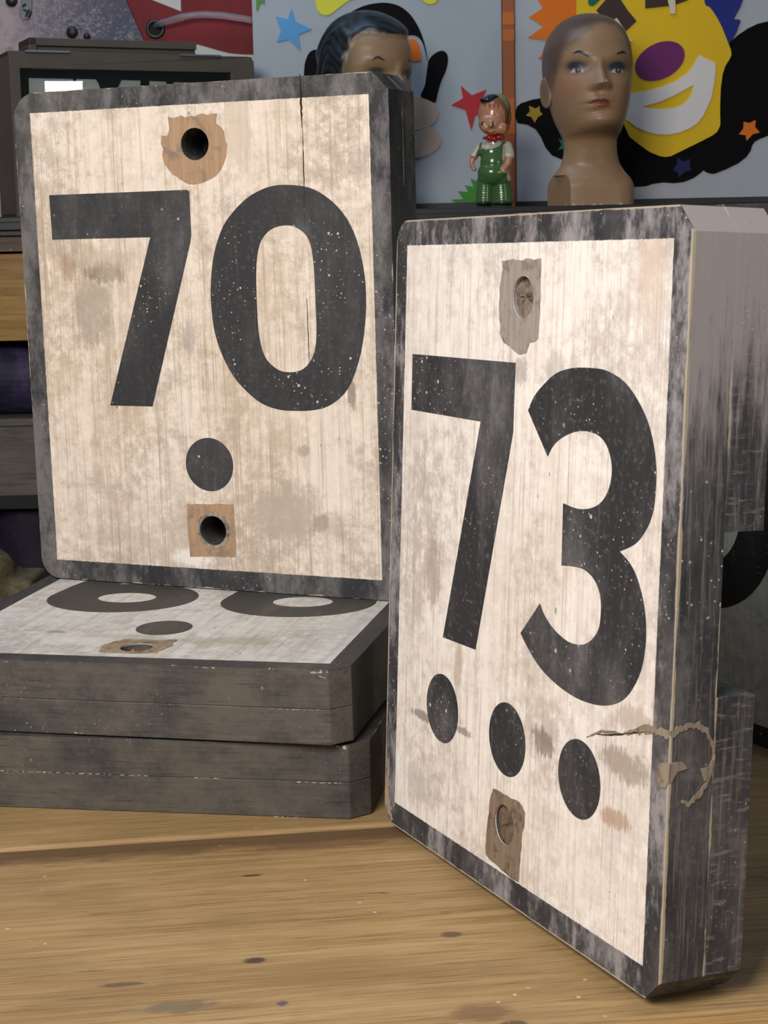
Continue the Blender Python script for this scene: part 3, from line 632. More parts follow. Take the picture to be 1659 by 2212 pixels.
piece('numeral', bC, oval(0.362, 0.107, 0.335, 0.085, 0.083), [oval(0.362, 0.147, 0.295, 0.041, 0.043)], mnC)

# ---------------------------------------------------------------- things on the black shelf: panels
YP = 3.06                                                             # face of the acrylic panels
def ppx(pts, y): return [(lambda p: (p.x, p.z))(at_y(u, v, y)) for u, v in pts]
def acr(name, c, rough=0.42): return plain('acrylic_' + name, c, rough, 0.25, 0.04, 8)
A_ = dict(panel1=acr('ice', (0.35, 0.405, 0.435)), panel2=acr('pale', (0.43, 0.455, 0.49)), black=plain('acrylic_black', (0.003, 0.003, 0.004), 0.6, 0.08, 0.04, 8), yellow=acr('yellow', (0.78, 0.50, 0.01)), lime=acr('lime', (0.66, 0.66, 0.02)),
          white=acr('white', (0.74, 0.71, 0.67)), purple=acr('purple', (0.15, 0.02, 0.12)), blue=acr('blue', (0.012, 0.022, 0.20)), sky=acr('sky_blue', (0.05, 0.30, 0.60)), orange=acr('orange', (0.75, 0.17, 0.005)),
          red=acr('red', (0.42, 0.012, 0.02)), green=acr('green', (0.04, 0.24, 0.02)), brown=acr('brown', (0.05, 0.026, 0.022)), flesh=acr('flesh', (0.43, 0.33, 0.255)), star=acr('ochre', (0.36, 0.24, 0.02)), teal=acr('teal', (0.0, 0.13, 0.10)),
          ivory=acr('ivory', (0.72, 0.62, 0.43)), navy=acr('navy', (0.012, 0.010, 0.075)), strip=acr('strip', (0.34, 0.10, 0.035)))
def acrylic(root, name, px, color, layer, smooth=False, holes=(), th=0.0022):
    """a cut-out glued to a panel, layers stack up towards the room"""
    y1 = YP - (layer - 1) * 0.0022; y0 = y1 - th
    pts = ppx(px, y0); pts = smooth_loop(pts, 4) if smooth else pts
    return mesh_obj(name, *prism(pts, [smooth_loop(ppx(h, y0), 4) for h in holes], y0, y1 + 0.0002), A_[color], root)
def panel(label, x_px0, x_px1, color):
    root = empty('acrylic_panel', label, 'sign panel', pose((0, 0, 0)))
    xa, xb = at_y(x_px0, 300, YP).x, at_y(x_px1, 300, YP).x
    mesh_obj('sheet', *box(xa, xb, YP, YP + 0.012, ZS, ZS + 0.62), A_[color], root, bevel=0.001)
    mesh_obj('bottom_rail', *box(xa, xb, YP - 0.006, YP + 0.014, ZS, ZS + 0.014), m_blackwood, root, bevel=0.001)
    return root
p1 = panel('ice blue acrylic panel with blue and red stars and a black domed shape', 553, 1086, 'panel1')
z2s = 600 / 1659
def R2(pts): return zoomed(540, 0, z2s, pts)
acrylic(p1, 'star', R2([(248, 48), (272, 128), (370, 175), (290, 207), (302, 302), (235, 235), (160, 250), (185, 185), (155, 97), (225, 115)]), 'sky', 1)
acrylic(p1, 'bow_loop', R2([(395, -60), (395, 30), (410, 70), (440, 90), (480, 85), (520, 55), (580, 10), (640, -20), (640, -60)]), 'lime', 1, True)
acrylic(p1, 'bow_loop', R2([(980, -60), (1020, -8), (1050, 18), (1085, 25), (1115, 8), (1140, -40), (1140, -60)]), 'lime', 1, True)
acrylic(p1, 'black_dome', R2([(420, 430), (430, 300), (470, 200), (520, 140), (600, 75), (680, 35), (760, 18), (830, 18), (900, 40), (960, 90), (1010, 170), (1045, 270), (1062, 370), (1052, 330), (1035, 265), (1010, 225), (975, 210), (930, 215), (760, 260), (620, 430)]), 'black', 1, True)
acrylic(p1, 'eye_patch', R2([(900, 225), (950, 232), (990, 235), (1010, 270), (1022, 320), (1022, 362), (975, 365), (900, 350)]), 'orange', 1)
acrylic(p1, 'ear_flap', R2([(1065, 370), (1085, 335), (1120, 310), (1150, 303), (1175, 320), (1182, 360), (1170, 420), (1140, 490), (1120, 560), (1105, 612), (1060, 595), (1020, 575), (1045, 510), (1055, 440)]), 'black', 1, True)
acrylic(p1, 'ear_flap', R2([(330, 640), (323, 420), (340, 340), (365, 305), (400, 298), (435, 330), (440, 640)]), 'black', 1, True)
acrylic(p1, 'lobe', R2([(880, 585), (1010, 580), (1060, 592), (1105, 620), (1125, 660), (1120, 700), (1090, 745), (1040, 768), (985, 777), (880, 790)]), 'flesh', 1, True)
acrylic(p1, 'lobe', R2([(880, 795), (985, 783), (1040, 766), (1085, 757), (1120, 780), (1140, 820), (1138, 860), (1100, 905), (1050, 930), (985, 945), (880, 950)]), 'flesh', 1, True)
acrylic(p1, 'star', zoomed(840, 60, .1809, [(860, 692), (990, 805), (1162, 738), (1100, 880), (1150, 1010), (1030, 1050), (985, 1225), (915, 980), (745, 922), (885, 840)]), 'red', 1)
acrylic(p1, 'grass_tuft', zoomed(840, 60, .1809, [(745, 2050), (890, 2045), (825, 1950), (950, 1962), (910, 1880), (1010, 1900), (975, 1800), (1100, 1850), (1180, 1800), (1200, 2130), (830, 2130)]), 'green', 1)
acrylic(p1, 'leaf', [(553.5, -30), (553.5, 22), (558, 21.7), (561, 9), (567.5, 5), (571, 11), (574, -30)], 'green', 1)
# orange strip with tape between the panels
xs0, xs1 = at_y(1087, 300, YP).x, at_y(1111, 300, YP).x
strip = empty('orange_strip', 'orange strip patched with tape between the two acrylic panels', 'strip', pose((0, 0, 0)))
mesh_obj('strip_body', *box(xs0, xs1, YP - 0.010, YP + 0.010, ZS, ZS + 0.62), A_['strip'], strip)
m_tape = plain('orange_tape', (0.50, 0.12, 0.01), 0.3, 0.5, 0.1, 20)
for v0, v1 in ((28, 55), (65, 90), (213, 290)):
    za, zb = at_y(1100, v1, YP).z, at_y(1100, v0, YP).z
    mesh_obj('tape', *box(xs0 - 0.0004, xs1 + 0.0003, YP - 0.0106, YP - 0.0098, za, zb), m_tape, strip)
p2 = panel('pale acrylic panel with a yellow clown face, purple nose and white grin', 1112, 1900, 'panel2')
z3s, z4s = 300 / 1659, 299 / 1659
def R3(pts): return zoomed(1080, 0, 579 / 1659, pts)
def Z4(pts): return zoomed(1360, 0, z4s, pts)
def Z5(pts): return zoomed(1360, 200, z4s, pts)
acrylic(p2, 'black_collar', [(1114, 240), (1117, 230), (1125, 223), (1150, 215), (1174, 211), (1300, 190), (1500, 120), (1574, 94), (1594, 76), (1616, 61), (1637.5, 51), (1659, 46), (1720, 44), (1760, 90), (1770, 180), (1740, 250), (1700, 280), (1659, 293), (1641, 300), (1630, 306), (1625, 313.5), (1621, 326), (1612, 339), (1594, 353), (1567, 366), (1544, 375), (1535, 375), (1526, 372), (1519.5, 367.6), (1509.6, 376.6), (1497, 385), (1477, 393), (1455.5, 395.5), (1432, 394), (1410, 397), (1396, 402), (1372.6, 403.6), (1300, 390), (1216, 345.5), (1192, 335), (1178, 318), (1169, 297), (1157, 279), (1139, 269), (1118, 266), (1114, 255)], 'black', 1)
acrylic(p2, 'orange_hair', [(1160, -50), (1150, -20), (1160, -4), (1173, 17), (1143, 37), (1174, 57), (1140.6, 81), (1188, 88), (1183, 105), (1162, 126), (1190, 128), (1230, 150), (1250, 150), (1250, -50)], 'orange', 1)
acrylic(p2, 'blue_hair', [(1510, -50), (1518, 0), (1524, 30), (1575, 94.6), (1583, 83), (1591, 68.5), (1596, 54), (1599.7, 44), (1596, 42), (1584, 41), (1588, 34), (1598, 16), (1604, 0), (1606, -50)], 'blue', 2)
acrylic(p2, 'face', [(1245, -50), (1520, -50), (1522, 5), (1524.5, 12), (1532, 15), (1538, 21.6), (1549, 38), (1560, 59.5), (1574.5, 96.4), (1579, 108), (1580, 119), (1576, 128), (1567, 142), (1561, 160), (1557, 189), (1555.5, 230), (1555.5, 250), (1556, 261), (1555.5, 272), (1549, 285), (1540, 292), (1513, 306), (1468, 328), (1450, 337), (1437.5, 339), (1425, 337), (1403, 328), (1378, 310), (1360, 295.5), (1345, 262), (1260, 200), (1245, 140)], 'yellow', 3)
el = [(1425.4 + 57 * math.cos(a) * math.cos(-.49) - 38 * math.sin(a) * math.sin(-.49), 131.5 + 57 * math.cos(a) * math.sin(-.49) + 38 * math.sin(a) * math.cos(-.49)) for a in np.linspace(0, 2 * PI, 24, endpoint=False)]
acrylic(p2, 'nose', el, 'purple', 4, True)
gap = [(1386.7, 230.7), (1423, 220.7), (1459, 205), (1484, 191), (1498, 183.4), (1496, 196), (1490, 211), (1475, 226), (1454, 234), (1428.5, 235.7), (1405, 234)]
sm_px = [(1509.6, 119), (1545.6, 136), (1546, 149.6), (1544, 173), (1536.6, 212.6), (1520, 249), (1508, 265), (1490, 277.5), (1468, 286.5), (1443, 291), (1419.5, 290), (1396, 284), (1374, 275), (1352, 258), (1350, 225), (1355, 204), (1369, 201), (1396, 197), (1432, 187), (1459, 175.7), (1482.5, 160), (1499, 140.5)]
y0 = YP - 4 * 0.0022
mesh_obj('grin', *prism(ppx(sm_px, y0), [ppx(gap, y0)], y0, y0 + 0.0024), A_['white'], p2)
acrylic(p2, 'star', Z5([(1512, 328), (1505, 415), (1562, 478), (1475, 500), (1405, 578), (1390, 510), (1312, 500), (1365, 430), (1368, 350), (1435, 365)]), 'orange', 2)
acrylic(p2, 'star', Z5([(575, 775), (650, 830), (725, 795), (720, 870), (745, 930), (670, 950), (585, 1015), (580, 960), (515, 930), (565, 870)]), 'navy', 2)
acrylic(p2, 'star', R3([(180, 655), (220, 672), (245, 657), (248, 690), (265, 708), (235, 725), (215, 760), (195, 725), (160, 715), (185, 690)]), 'star', 2)
acrylic(p2, 'star', [(1222 + (20 if i % 2 == 0 else 9) * math.sin(i * PI / 5 + .3), 312 - (20 if i % 2 == 0 else 9) * math.cos(i * PI / 5 + .3)) for i in range(10)], 'teal', 2)
acrylic(p2, 'eye_block', [(1288, 22.6), (1318, -12), (1336, -8), (1357, 23.5), (1375, 45), (1351, 68), (1325, 60)], 'brown', 4)
acrylic(p2, 'eye_block', [(1394, -30), (1394, 18), (1445.6, 12.6), (1461, 9), (1486, 0), (1500, -30)], 'brown', 4)
acrylic(p2, 'lash', Z4([(440, -120), (465, 30), (480, 90), (482, 165), (548, 168), (552, 90), (540, -120)]), 'ivory', 5)
acrylic(p2, 'lash', [(1322, 44), (1333, 39), (1341, 52), (1352, 68), (1366, 89), (1361, 90), (1340, 66)], 'ivory', 5)
acrylic(p2, 'brow', [(1271, -20), (1270.7, 9), (1279, 13.6), (1286, 9), (1300, -5), (1303, -20)], 'teal', 4)

# ---------------------------------------------------------------- cabinet with glazed door
CAB_A = math.radians(24)
P0 = at_y(35, 463, 2.80); P0.z = ZS
MCab = pose(P0, rz=CAB_A)
cab = empty('display_cabinet', 'brown metal display cabinet with glazed door and white letters inside', 'cabinet', MCab)
m_brown = plain('brown_enamel', (0.075, 0.062, 0.045), 0.42, 0.45, 0.15, 14)
m_case = plain('case_black', (0.006, 0.006, 0.006), 0.6, 0.2, 0.2, 10)
CW, CH, CD = 0.413, 0.7325 - ZS, 0.115
mesh_obj('body', *join(box(0, CW, CD - 0.006, CD, 0, CH), box(0, 0.006, 0.004, CD, 0, CH), box(CW - 0.006, CW, 0.004, CD, 0, CH), box(0, CW, 0.004, CD, CH - 0.006, CH), box(0, CW, 0.004, CD, 0, 0.006)), m_brown, cab)
ro_ = [(0, 0), (0, CH), (CW - 0.012, CH)] + [(CW - 0.012 + 0.012 * math.sin(a), CH - 0.012 + 0.012 * math.cos(a)) for a in np.linspace(0.2, PI / 2, 6)] + [(CW, 0)]
gx0, gx1, gz0, gz1 = 0.017, 0.372, 0.03, 0.7055 - ZS
dframe = mesh_obj('door_frame', *prism(ro_, [[(gx0, gz0), (gx0, gz1), (gx1, gz1), (gx1, gz0)]], -0.006, 0.004), m_brown, cab, bevel=0.001)
mesh_obj('back_card', *box(0.008, CW - 0.008, 0.030, 0.034, 0.008, CH - 0.008), m_case, cab)
ng = NT('cabinet_glass'); ng.b.inputs['Transmission Weight'].default_value = 1.0; ng.b.inputs['IOR'].default_value = 1.45
m_glass = ng.done((0.93, 0.96, 0.95), 0.0, 0.5)
mesh_obj('glass_pane', *box(gx0 - 0.002, gx1 + 0.002, -0.001, 0.002, gz0 - 0.002, gz1 + 0.002), m_glass, dframe)
m_letter = plain('letter_white', (0.62, 0.68, 0.66), 0.5, 0.4, 0.05, 10)
def cabp(px): return [(lambda p: (p.x, p.z))(on_plane(MCab, u, v, 1, 0.0296)) for u, v in px]
for L in ([(61.5, 169), (157, 171), (159, 183), (166, 205), (170, 240), (64, 240)], [(164, 171), (206, 172), (211, 179), (217, 195), (226, 240), (182, 240), (172, 200)],
          [(262, 173.5), (302.6, 174.5), (301, 240), (240, 240), (247, 205)], [(322.5, 175.5), (358, 177), (359, 182), (362, 240), (323, 240)], [(375, 178), (420, 179), (420, 240), (376, 240)]):
    mesh_obj('letter', *prism(cabp(L), [], 0.0286, 0.0305), m_letter, cab)
m_steel = plain('hinge_steel', (0.24, 0.26, 0.30), 0.3, 0.5, 0.1, 30, 0.8)
for (u0, v0, u1, v1) in ((55, 113, 151, 117), (389, 122, 477, 125)):
    a, b = on_plane(MCab, u0, v0, 1, -0.006), on_plane(MCab, u1, v1, 1, -0.006)
    mesh_obj('hinge', *join(box(a.x, b.x, -0.008, 0.010, CH - 0.002, CH + 0.0015), tube([(a.x, -0.0075, CH - 0.001), (b.x, -0.0075, CH - 0.001)], 0.0022, 10)), m_steel, dframe)
tray = mesh_obj('top_rail_tray', *join(box(0.040, 0.322, 0.022, 0.10, 0.0122, 0.0245), box(0.040, 0.322, 0.030, 0.10, 0.0, 0.0122), box(0.040, 0.052, 0.022, 0.10, 0.0, 0.0245)), m_brown, cab, bevel=0.0008)
tray.location = (0, 0, CH)

# ---------------------------------------------------------------- old signs leaning behind the cabinet
YS = 3.14
nm = NT('aged_enamel'); v = nm.vm(nm.co, (1, 1, 1), (2, 2, 2)); X_, Y_, Z_ = nm.xyz(nm.co)[:3]
f1 = nm.noise(v, 9, 8, 0.65); f2 = nm.noise(v, 55, 6, 0.7); xl = at_y(90, 40, YS).x
mk = nm.add(nm.mul(nm.sub(X_, xl), 5.5), nm.mul(nm.sub(f1, 0.5), 1.6))
ce = nm.ramp(nm.sm(mk, -0.5, 0.9), [(0.0, (0.42, 0.33, 0.33)), (0.4, (0.20, 0.155, 0.18)), (0.7, (0.07, 0.068, 0.11)), (1.0, (0.030, 0.040, 0.085))])
f3 = nm.noise(v, 160, 6, 0.75); ce = nm.mix(nm.mul(nm.sm(f2, 0.46, 0.66), 0.5), ce, (0.10, 0.065, 0.06)); ce = nm.mix(nm.mul(nm.sm(nm.add(f3, nm.mul(f1, 0.4)), 0.66, 0.86), 0.5), ce, (0.46, 0.40, 0.40)); m_enamel = nm.done(ce, 0.5, 0.35)
def sign_poly(px, y): return ppx(px, y)
es = empty('enamel_sign', 'worn enamel sign fading from rusty pink to navy blue with domed bolts', 'sign', pose((0, 0, 0)))
zb = ZS
xr = [(-0.95, zb), (-0.95, at_y(0, -120, YS).z)] + sign_poly([(232, -120), (272, 0), (310, 88)], YS)
xe = xr[-1][0] + (xr[-1][0] - xr[-2][0]) * (xr[-1][1] - zb) / (xr[-2][1] - xr[-1][1]) * 0.6
mesh_obj('sheet', *prism(xr + [(xe, zb)], [], YS, YS + 0.006), m_enamel, es)
m_bolt = plain('black_iron', (0.02, 0.018, 0.018), 0.4, 0.5, 0.2, 60)
for (u, v_, r) in ((25, 2, .0108), (156, 70, .0108), (188, 79, .0065)):
    p = at_y(u, v_, YS); mesh_obj('bolt', *lathe([(0.0005, -0.007), (r * 0.5, -0.0062), (r * 0.85, -0.0038), (r, 0.0), (r, 0.001)], 20, 'y', (p.x, YS, p.z)), m_bolt, es, smooth=True)
m_plate = plain('grey_green_metal', (0.17, 0.20, 0.19), 0.5, 0.4, 0.15, 50)
mesh_obj('latch_plate', *prism(sign_poly([(47, -25), (66, -25), (69, 10), (67, 30), (61, 42), (46, 42), (44, 20)], YS - .004), [], YS - 0.004, YS + 0.0002), m_plate, es, bevel=0.001)
for (pp) in ([(48, 14), (56, 8)], [(50, 20), (58, 24)], [(55, 36), (63, 20)], [(61, 38), (67, 24)]):
    a, b = at_y(*pp[0], YS - .006), at_y(*pp[1], YS - .006); mesh_obj('raised_rib', *tube([(a.x, YS - .005, a.z), (b.x, YS - .005, b.z)], 0.0016, 8), m_bolt, es)
rs = empty('red_sign', 'red and cream painted sign with a round cable grommet', 'sign', pose((0, 0, 0)))
m_cream_s = plain('cream_enamel', (0.46, 0.49, 0.43), 0.4, 0.4, 0.08, 9); m_red = plain('dark_red_enamel', (0.20, 0.014, 0.018), 0.55, 0.2, 0.25, 9)
YR = YS + 0.012
xa = at_y(200, 0, YR).x; xb = at_y(553.5, 0, YR).x + 0.004
mesh_obj('backing', *box(xa, xb, YR, YR + 0.01, zb, at_y(0, -130, YR).z), m_cream_s, rs)
red = [(205, -120), (395, -120), (395, 0), (391, 24.4), (329, 0), (270, -14), (262, 60), (300, 98), (427, 96), (452, 103), (472, 109), (497, 115), (524, 117.5), (553.2, 118.2), (553.2, -120), (396, -120), (205, -121)]
red1 = [(205, -120), (205, 90), (427, 96), (452, 103), (472, 109), (497, 115), (524, 117.5), (553.2, 118.2), (552.5, -120)]
mesh_obj('red_field', *prism(ppx(red1, YR - .0008), [ppx([(300, -11), (329, 0), (391, 24.4), (390, -11)], YR - .0008)], YR - 0.0008, YR + 0.0002), m_red, rs)
g = at_y(336, 63, YR)
grom = mesh_obj('grommet', *lathe([(0.0105, 0.0), (0.0105, -0.004), (0.0125, -0.006), (0.0155, -0.006), (0.0172, -0.003), (0.0172, 0.0)], 30, 'y', (g.x, YR, g.z)), m_bolt, rs, smooth=True)
mesh_obj('grommet_hole', *lathe([(0.0106, -0.0012), (0.0106, 0.0)], 26, 'y', (g.x, YR, g.z)), m_case, grom)
nt = NT('clear_tubing'); nt.b.inputs['Transmission Weight'].default_value = 0.85; nt.b.inputs['IOR'].default_value = 1.25
m_tube = nt.done((0.80, 0.80, 0.84), 0.08, 0.6)
tp = [(336, 58, .004), (342, 53, -.012), (352, 49, -.022), (372, 43, -.026), (395, 36, -.028), (420, 32, -.028), (450, 31, -.028), (485, 33.5, -.028), (520, 39, -.028), (548, 44, -.028), (575, 49, -.028), (600, 55, -.026)]
path = [at_y(u, v_, YR + dy) for u, v_, dy in tp]
path = [path[i].lerp(path[i + 1], k / 3) for i in range(len(path) - 1) for k in range(3)]
path = [p for p in path if p.x < at_y(551.5, 40, YP).x]
tb = mesh_obj('plastic_tube', *tube(path, 0.0058, 14), m_tube, None, smooth=True); tag(tb, 'clear plastic tube curving out of the grommet in the red sign', 'tube')

# ---------------------------------------------------------------- mannequin heads
def inpoly(px, py, poly):
    r = np.zeros(px.shape, bool); n = len(poly)
    for i in range(n):
        x1, y1 = poly[i]; x2, y2 = poly[(i + 1) % n]
        c = ((y1 > py) != (y2 > py)) & (px < (x2 - x1) * (py - y1) / (y2 - y1 + 1e-12) + x1); r ^= c
    return r
def interp(t, ts, vs_):
    """smooth (monotone cubic) interpolation"""
    ts = np.asarray(ts, float); v = np.asarray(vs_, float); h = np.diff(ts); dl = np.diff(v) / h
    m = np.zeros_like(v); m[0], m[-1] = dl[0], dl[-1]
    for i in range(1, len(v) - 1):
        m[i] = 0 if dl[i - 1] * dl[i] <= 0 else 2 * dl[i - 1] * dl[i] / (dl[i - 1] + dl[i])
    k = np.clip(np.searchsorted(ts, t) - 1, 0, len(h) - 1); s = (t - ts[k]) / h[k]
    return (2 * s**3 - 3 * s**2 + 1) * v[k] + (s**3 - 2 * s**2 + s) * h[k] * m[k] + (-2 * s**3 + 3 * s**2) * v[k + 1] + (s**3 - s**2) * h[k] * m[k + 1]
#            z      front  back   half-w  n
LEV = [(0.000, 0.045, 0.045, 0.0700, 3.4), (0.030, 0.045, 0.046, 0.0705, 3.2), (0.043, 0.043, 0.046, 0.0660, 2.8), (0.056, 0.036, 0.045, 0.0560, 2.4), (0.070, 0.033, 0.046, 0.0475, 2.1), (0.088, 0.034, 0.050, 0.0435, 2.0),
       (0.100, 0.038, 0.052, 0.0430, 2.0), (0.106, 0.048, 0.053, 0.0440, 2.0), (0.110, 0.066, 0.054, 0.0455, 1.9), (0.115, 0.079, 0.055, 0.0475, 1.85), (0.123, 0.0845, 0.058, 0.0505, 1.9), (0.137, 0.0855, 0.064, 0.0560, 2.0), (0.155, 0.0865, 0.073, 0.0610, 2.05),
       (0.177, 0.0865, 0.084, 0.0655, 2.1), (0.200, 0.0850, 0.093, 0.0685, 2.15), (0.220, 0.0880, 0.098, 0.0700, 2.15), (0.245, 0.0870, 0.100, 0.0695, 2.1), (0.268, 0.0790, 0.095, 0.0640, 2.05), (0.286, 0.0640, 0.081, 0.0530, 2.0), (0.299, 0.0420, 0.056, 0.0370, 2.0), (0.3055, 0.0210, 0.030, 0.0200, 2.0), (0.308, 0.0015, 0.002, 0.0015, 2.0)]
def head_grid(nz=400, na=420):
    L = np.array(LEV); tt = np.linspace(0, 1, nz)
    # denser rows round the jaw and the crown
    key = np.linspace(0, 1, len(L)); zz = interp(tt, key, L[:, 0]); fr = interp(tt, key, L[:, 1]); bk = interp(tt, key, L[:, 2]); hw = interp(tt, key, L[:, 3]); nn = interp(tt, key, L[:, 4])
    th = np.linspace(0, 2 * PI, na, endpoint=False)
    c, s = np.cos(th)[None, :], np.sin(th)[None, :]
    e = 2 / nn[:, None]
    x = hw[:, None] * np.sign(s) * np.abs(s) ** e
    fy = np.sign(c) * np.abs(c) ** e
    y = np.where(c > 0, -fr[:, None] * fy, -bk[:, None] * fy)
    z = np.repeat(zz[:, None], na, 1)
    return np.stack([x, y, z], -1)
def grid_faces(nz, na):
    i = np.arange(nz - 1)[:, None] * na; j = np.arange(na)[None, :]; k = (j + 1) % na
    q = np.stack([i + j, i + k, i + na + k, i + na + j], -1).reshape(-1, 4)
    return q
def normals(P):
    du = np.roll(P, -1, 1) - np.roll(P, 1, 1); dv = np.gradient(P, axis=0)
    n = np.cross(du, dv); n /= np.linalg.norm(n, axis=-1, keepdims=True) + 1e-12
    return n
def rotz(P, a):
    c, s = np.cos(a), np.sin(a); return np.stack([P[..., 0] * c - P[..., 1] * s, P[..., 0] * s + P[..., 1] * c, P[..., 2]], -1)
def make_head(name, label, base, yaw, pitch, scale, feats, paint, cut=None, bust_yaw=0.0, waves=None, mat=None):
    nz, na = 400, 420
    G = head_grid(nz, na); face_l = G.copy()
    w = np.clip((G[..., 2] - 0.062) / 0.05, 0, 1); w = w * w * (3 - 2 * w)
    # chin up: turn about the neck joint
    piv = np.array([0, 0.015, 0.115]); Q = G - piv; a = -pitch * w
    Q = np.stack([Q[..., 0], Q[..., 1] * np.cos(a) - Q[..., 2] * np.sin(a), Q[..., 1] * np.sin(a) + Q[..., 2] * np.cos(a)], -1) + piv
    Q = rotz(Q, yaw * w + bust_yaw * (1 - w)) * scale
    if cut is not None:
        (nx_, ny_, d) = cut; k = np.clip(Q[..., 0] * nx_ + Q[..., 1] * ny_ - d, 0, None) * (Q[..., 2] < 0.05 * scale)
        Q[..., 0] -= k * nx_; Q[..., 1] -= k * ny_
    Wd = Q + np.array(base)
    # face frame in the world
    fwd_ = np.array([math.sin(yaw) * 1.0, -math.cos(yaw), 0]); fwd_ = np.array([fwd_[0] * math.cos(pitch), fwd_[1] * math.cos(pitch), math.sin(pitch)])
    right = np.array([math.cos(yaw), math.sin(yaw), 0]); upf = np.cross(right, fwd_) * -1
    if upf[2] < 0: upf = -upf
    # anchors: feature pixels -> points of the bare head
    u, v = project(Wd.reshape(-1, 3)); u = u.reshape(nz, na); v = v.reshape(nz, na)
    N = normals(Wd); view = np.array([0, 0, CAM_Z]) - Wd; facing = (N * view).sum(-1) > 0
    if facing[:, 0].mean() < 0.2: N = -N; facing = (N * view).sum(-1) > 0
    def anchor(px):
        d = (u - px[0]) ** 2 + (v - px[1]) ** 2; d = np.where(facing, d, 1e9); return Wd.reshape(-1, 3)[d.argmin()]
    D = np.zeros(Wd.shape[:2]); off = np.zeros_like(Wd)
    for (kind, px, amp, sx, sz, rot_) in feats:
        A = anchor(px) if px is not None else None
        R = Wd - A; a = R @ right; b = R @ upf; f = R @ fwd_
        c_, s_ = math.cos(rot_), math.sin(rot_); a, b = a * c_ + b * s_, -a * s_ + b * c_
        near = (np.abs(f) < 0.05)
        if kind == 'bump': gsh = np.exp(-0.5 * ((a / sx) ** 2 + (b / sz) ** 2))
        elif kind == 'nose':                                         # wedge: sz = length upwards, steep underneath
            t = np.clip(b / sz, -0.30, 1.15); prof = np.where(b < 0, np.clip(1 + b / (0.20 * sz), 0, 1), np.clip(1 - 0.93 * t, 0, 1) ** 0.9)
            wd = sx * (1.25 - 0.55 * np.clip(t, 0, 1)); gsh = prof * np.exp(-0.5 * (a / wd) ** 2) 
        off += (amp * gsh * near)[..., None] * fwd_
    Wd = Wd + off
    if waves is not None: Wd = Wd + (waves(face_l, u, v))[..., None] * N
    col = paint(u, v, face_l, facing)
    P = Wd.reshape(-1, 3); faces = grid_faces(nz, na)
    org = np.array(base)
    verts = (P - org).tolist(); fl_ = [tuple(q) for q in faces.tolist()] + [tuple(range(na))[::-1], tuple((nz - 1) * na + j for j in range(na))]
    colr = col.reshape(-1, 3).tolist()
    # ears (joined to the same skin)
    for sgn in (-1, 1):
        ne_u, ne_v = 22, 16; k0 = len(verts)
        c0 = np.array([sgn * 0.0630, 0.012, 0.184])
        for i in range(ne_u):
            for j in range(ne_v):
                a = 2 * PI * i / ne_u; b = -PI / 2 + PI * j / (ne_v - 1)
                ly, lz = math.cos(b) * math.cos(a), math.cos(b) * math.sin(a); lx = math.sin(b)
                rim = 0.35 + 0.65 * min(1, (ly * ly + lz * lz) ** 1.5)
                p = np.array([sgn * (lx * 0.0055 * rim + 0.004 + 0.004 * (ly + .5)), 0.016 * ly + 0.004 * lz, 0.027 * lz * (1.0 if lz > 0 else 0.95)])
                p = p + c0
                Q1 = p - piv; a_ = -pitch
                Q1 = np.array([Q1[0], Q1[1] * math.cos(a_) - Q1[2] * math.sin(a_), Q1[1] * math.sin(a_) + Q1[2] * math.cos(a_)]) + piv
                verts.append((rotz(Q1, yaw) * scale).tolist()); colr.append([c * (0.62 + 0.38 * min(1, (ly * ly + lz * lz) ** 2)) for c in SKIN])  # ear colour darkened towards the hollow as painted shade
        for i in range(ne_u):
            for j in range(ne_v - 1):
                fl_.append((k0 + i * ne_v + j, k0 + ((i + 1) % ne_u) * ne_v + j, k0 + ((i + 1) % ne_u) * ne_v + j + 1, k0 + i * ne_v + j + 1))
    o = mesh_obj(name, verts, fl_, mat or m_skin, None, smooth=True)
    at = o.data.color_attributes.new('paint', 'FLOAT_COLOR', 'POINT')
    at.data.foreach_set('color', np.concatenate([np.array(colr), np.ones((len(colr), 1))], 1).ravel())
    o.location = base
    return tag(o, label, 'mannequin head')
SKIN = np.array([0.34, 0.212, 0.115])
m_skin = vcol('painted_plaster', 0.38, 0.4)
def soft(u, v, cx, cy, rx, ry, rot_=0.0):
    c, s = math.cos(rot_), math.sin(rot_); a, b = u - cx, v - cy; a, b = a * c + b * s, -a * s + b * c
    return np.exp(-0.5 * ((a / rx) ** 2 + (b / ry) ** 2))
def lay(col, mask, c): return col * (1 - mask[..., None]) + np.array(c) * mask[..., None]
def ell(u, v, cx, cy, rx, ry): return (((u - cx) / rx) ** 2 + ((v - cy) / ry) ** 2) < 1
def blur(m, it=3):
    m = m.astype(float); k = np.ones(7) / 7
    for _ in range(it):
        m = sum(np.roll(m, q, 1) for q in range(-3, 4)) / 7; p = np.pad(m, ((3, 3), (0, 0)), 'edge'); m = sum(p[q:q + m.shape[0]] for q in range(7)) / 7
    return m
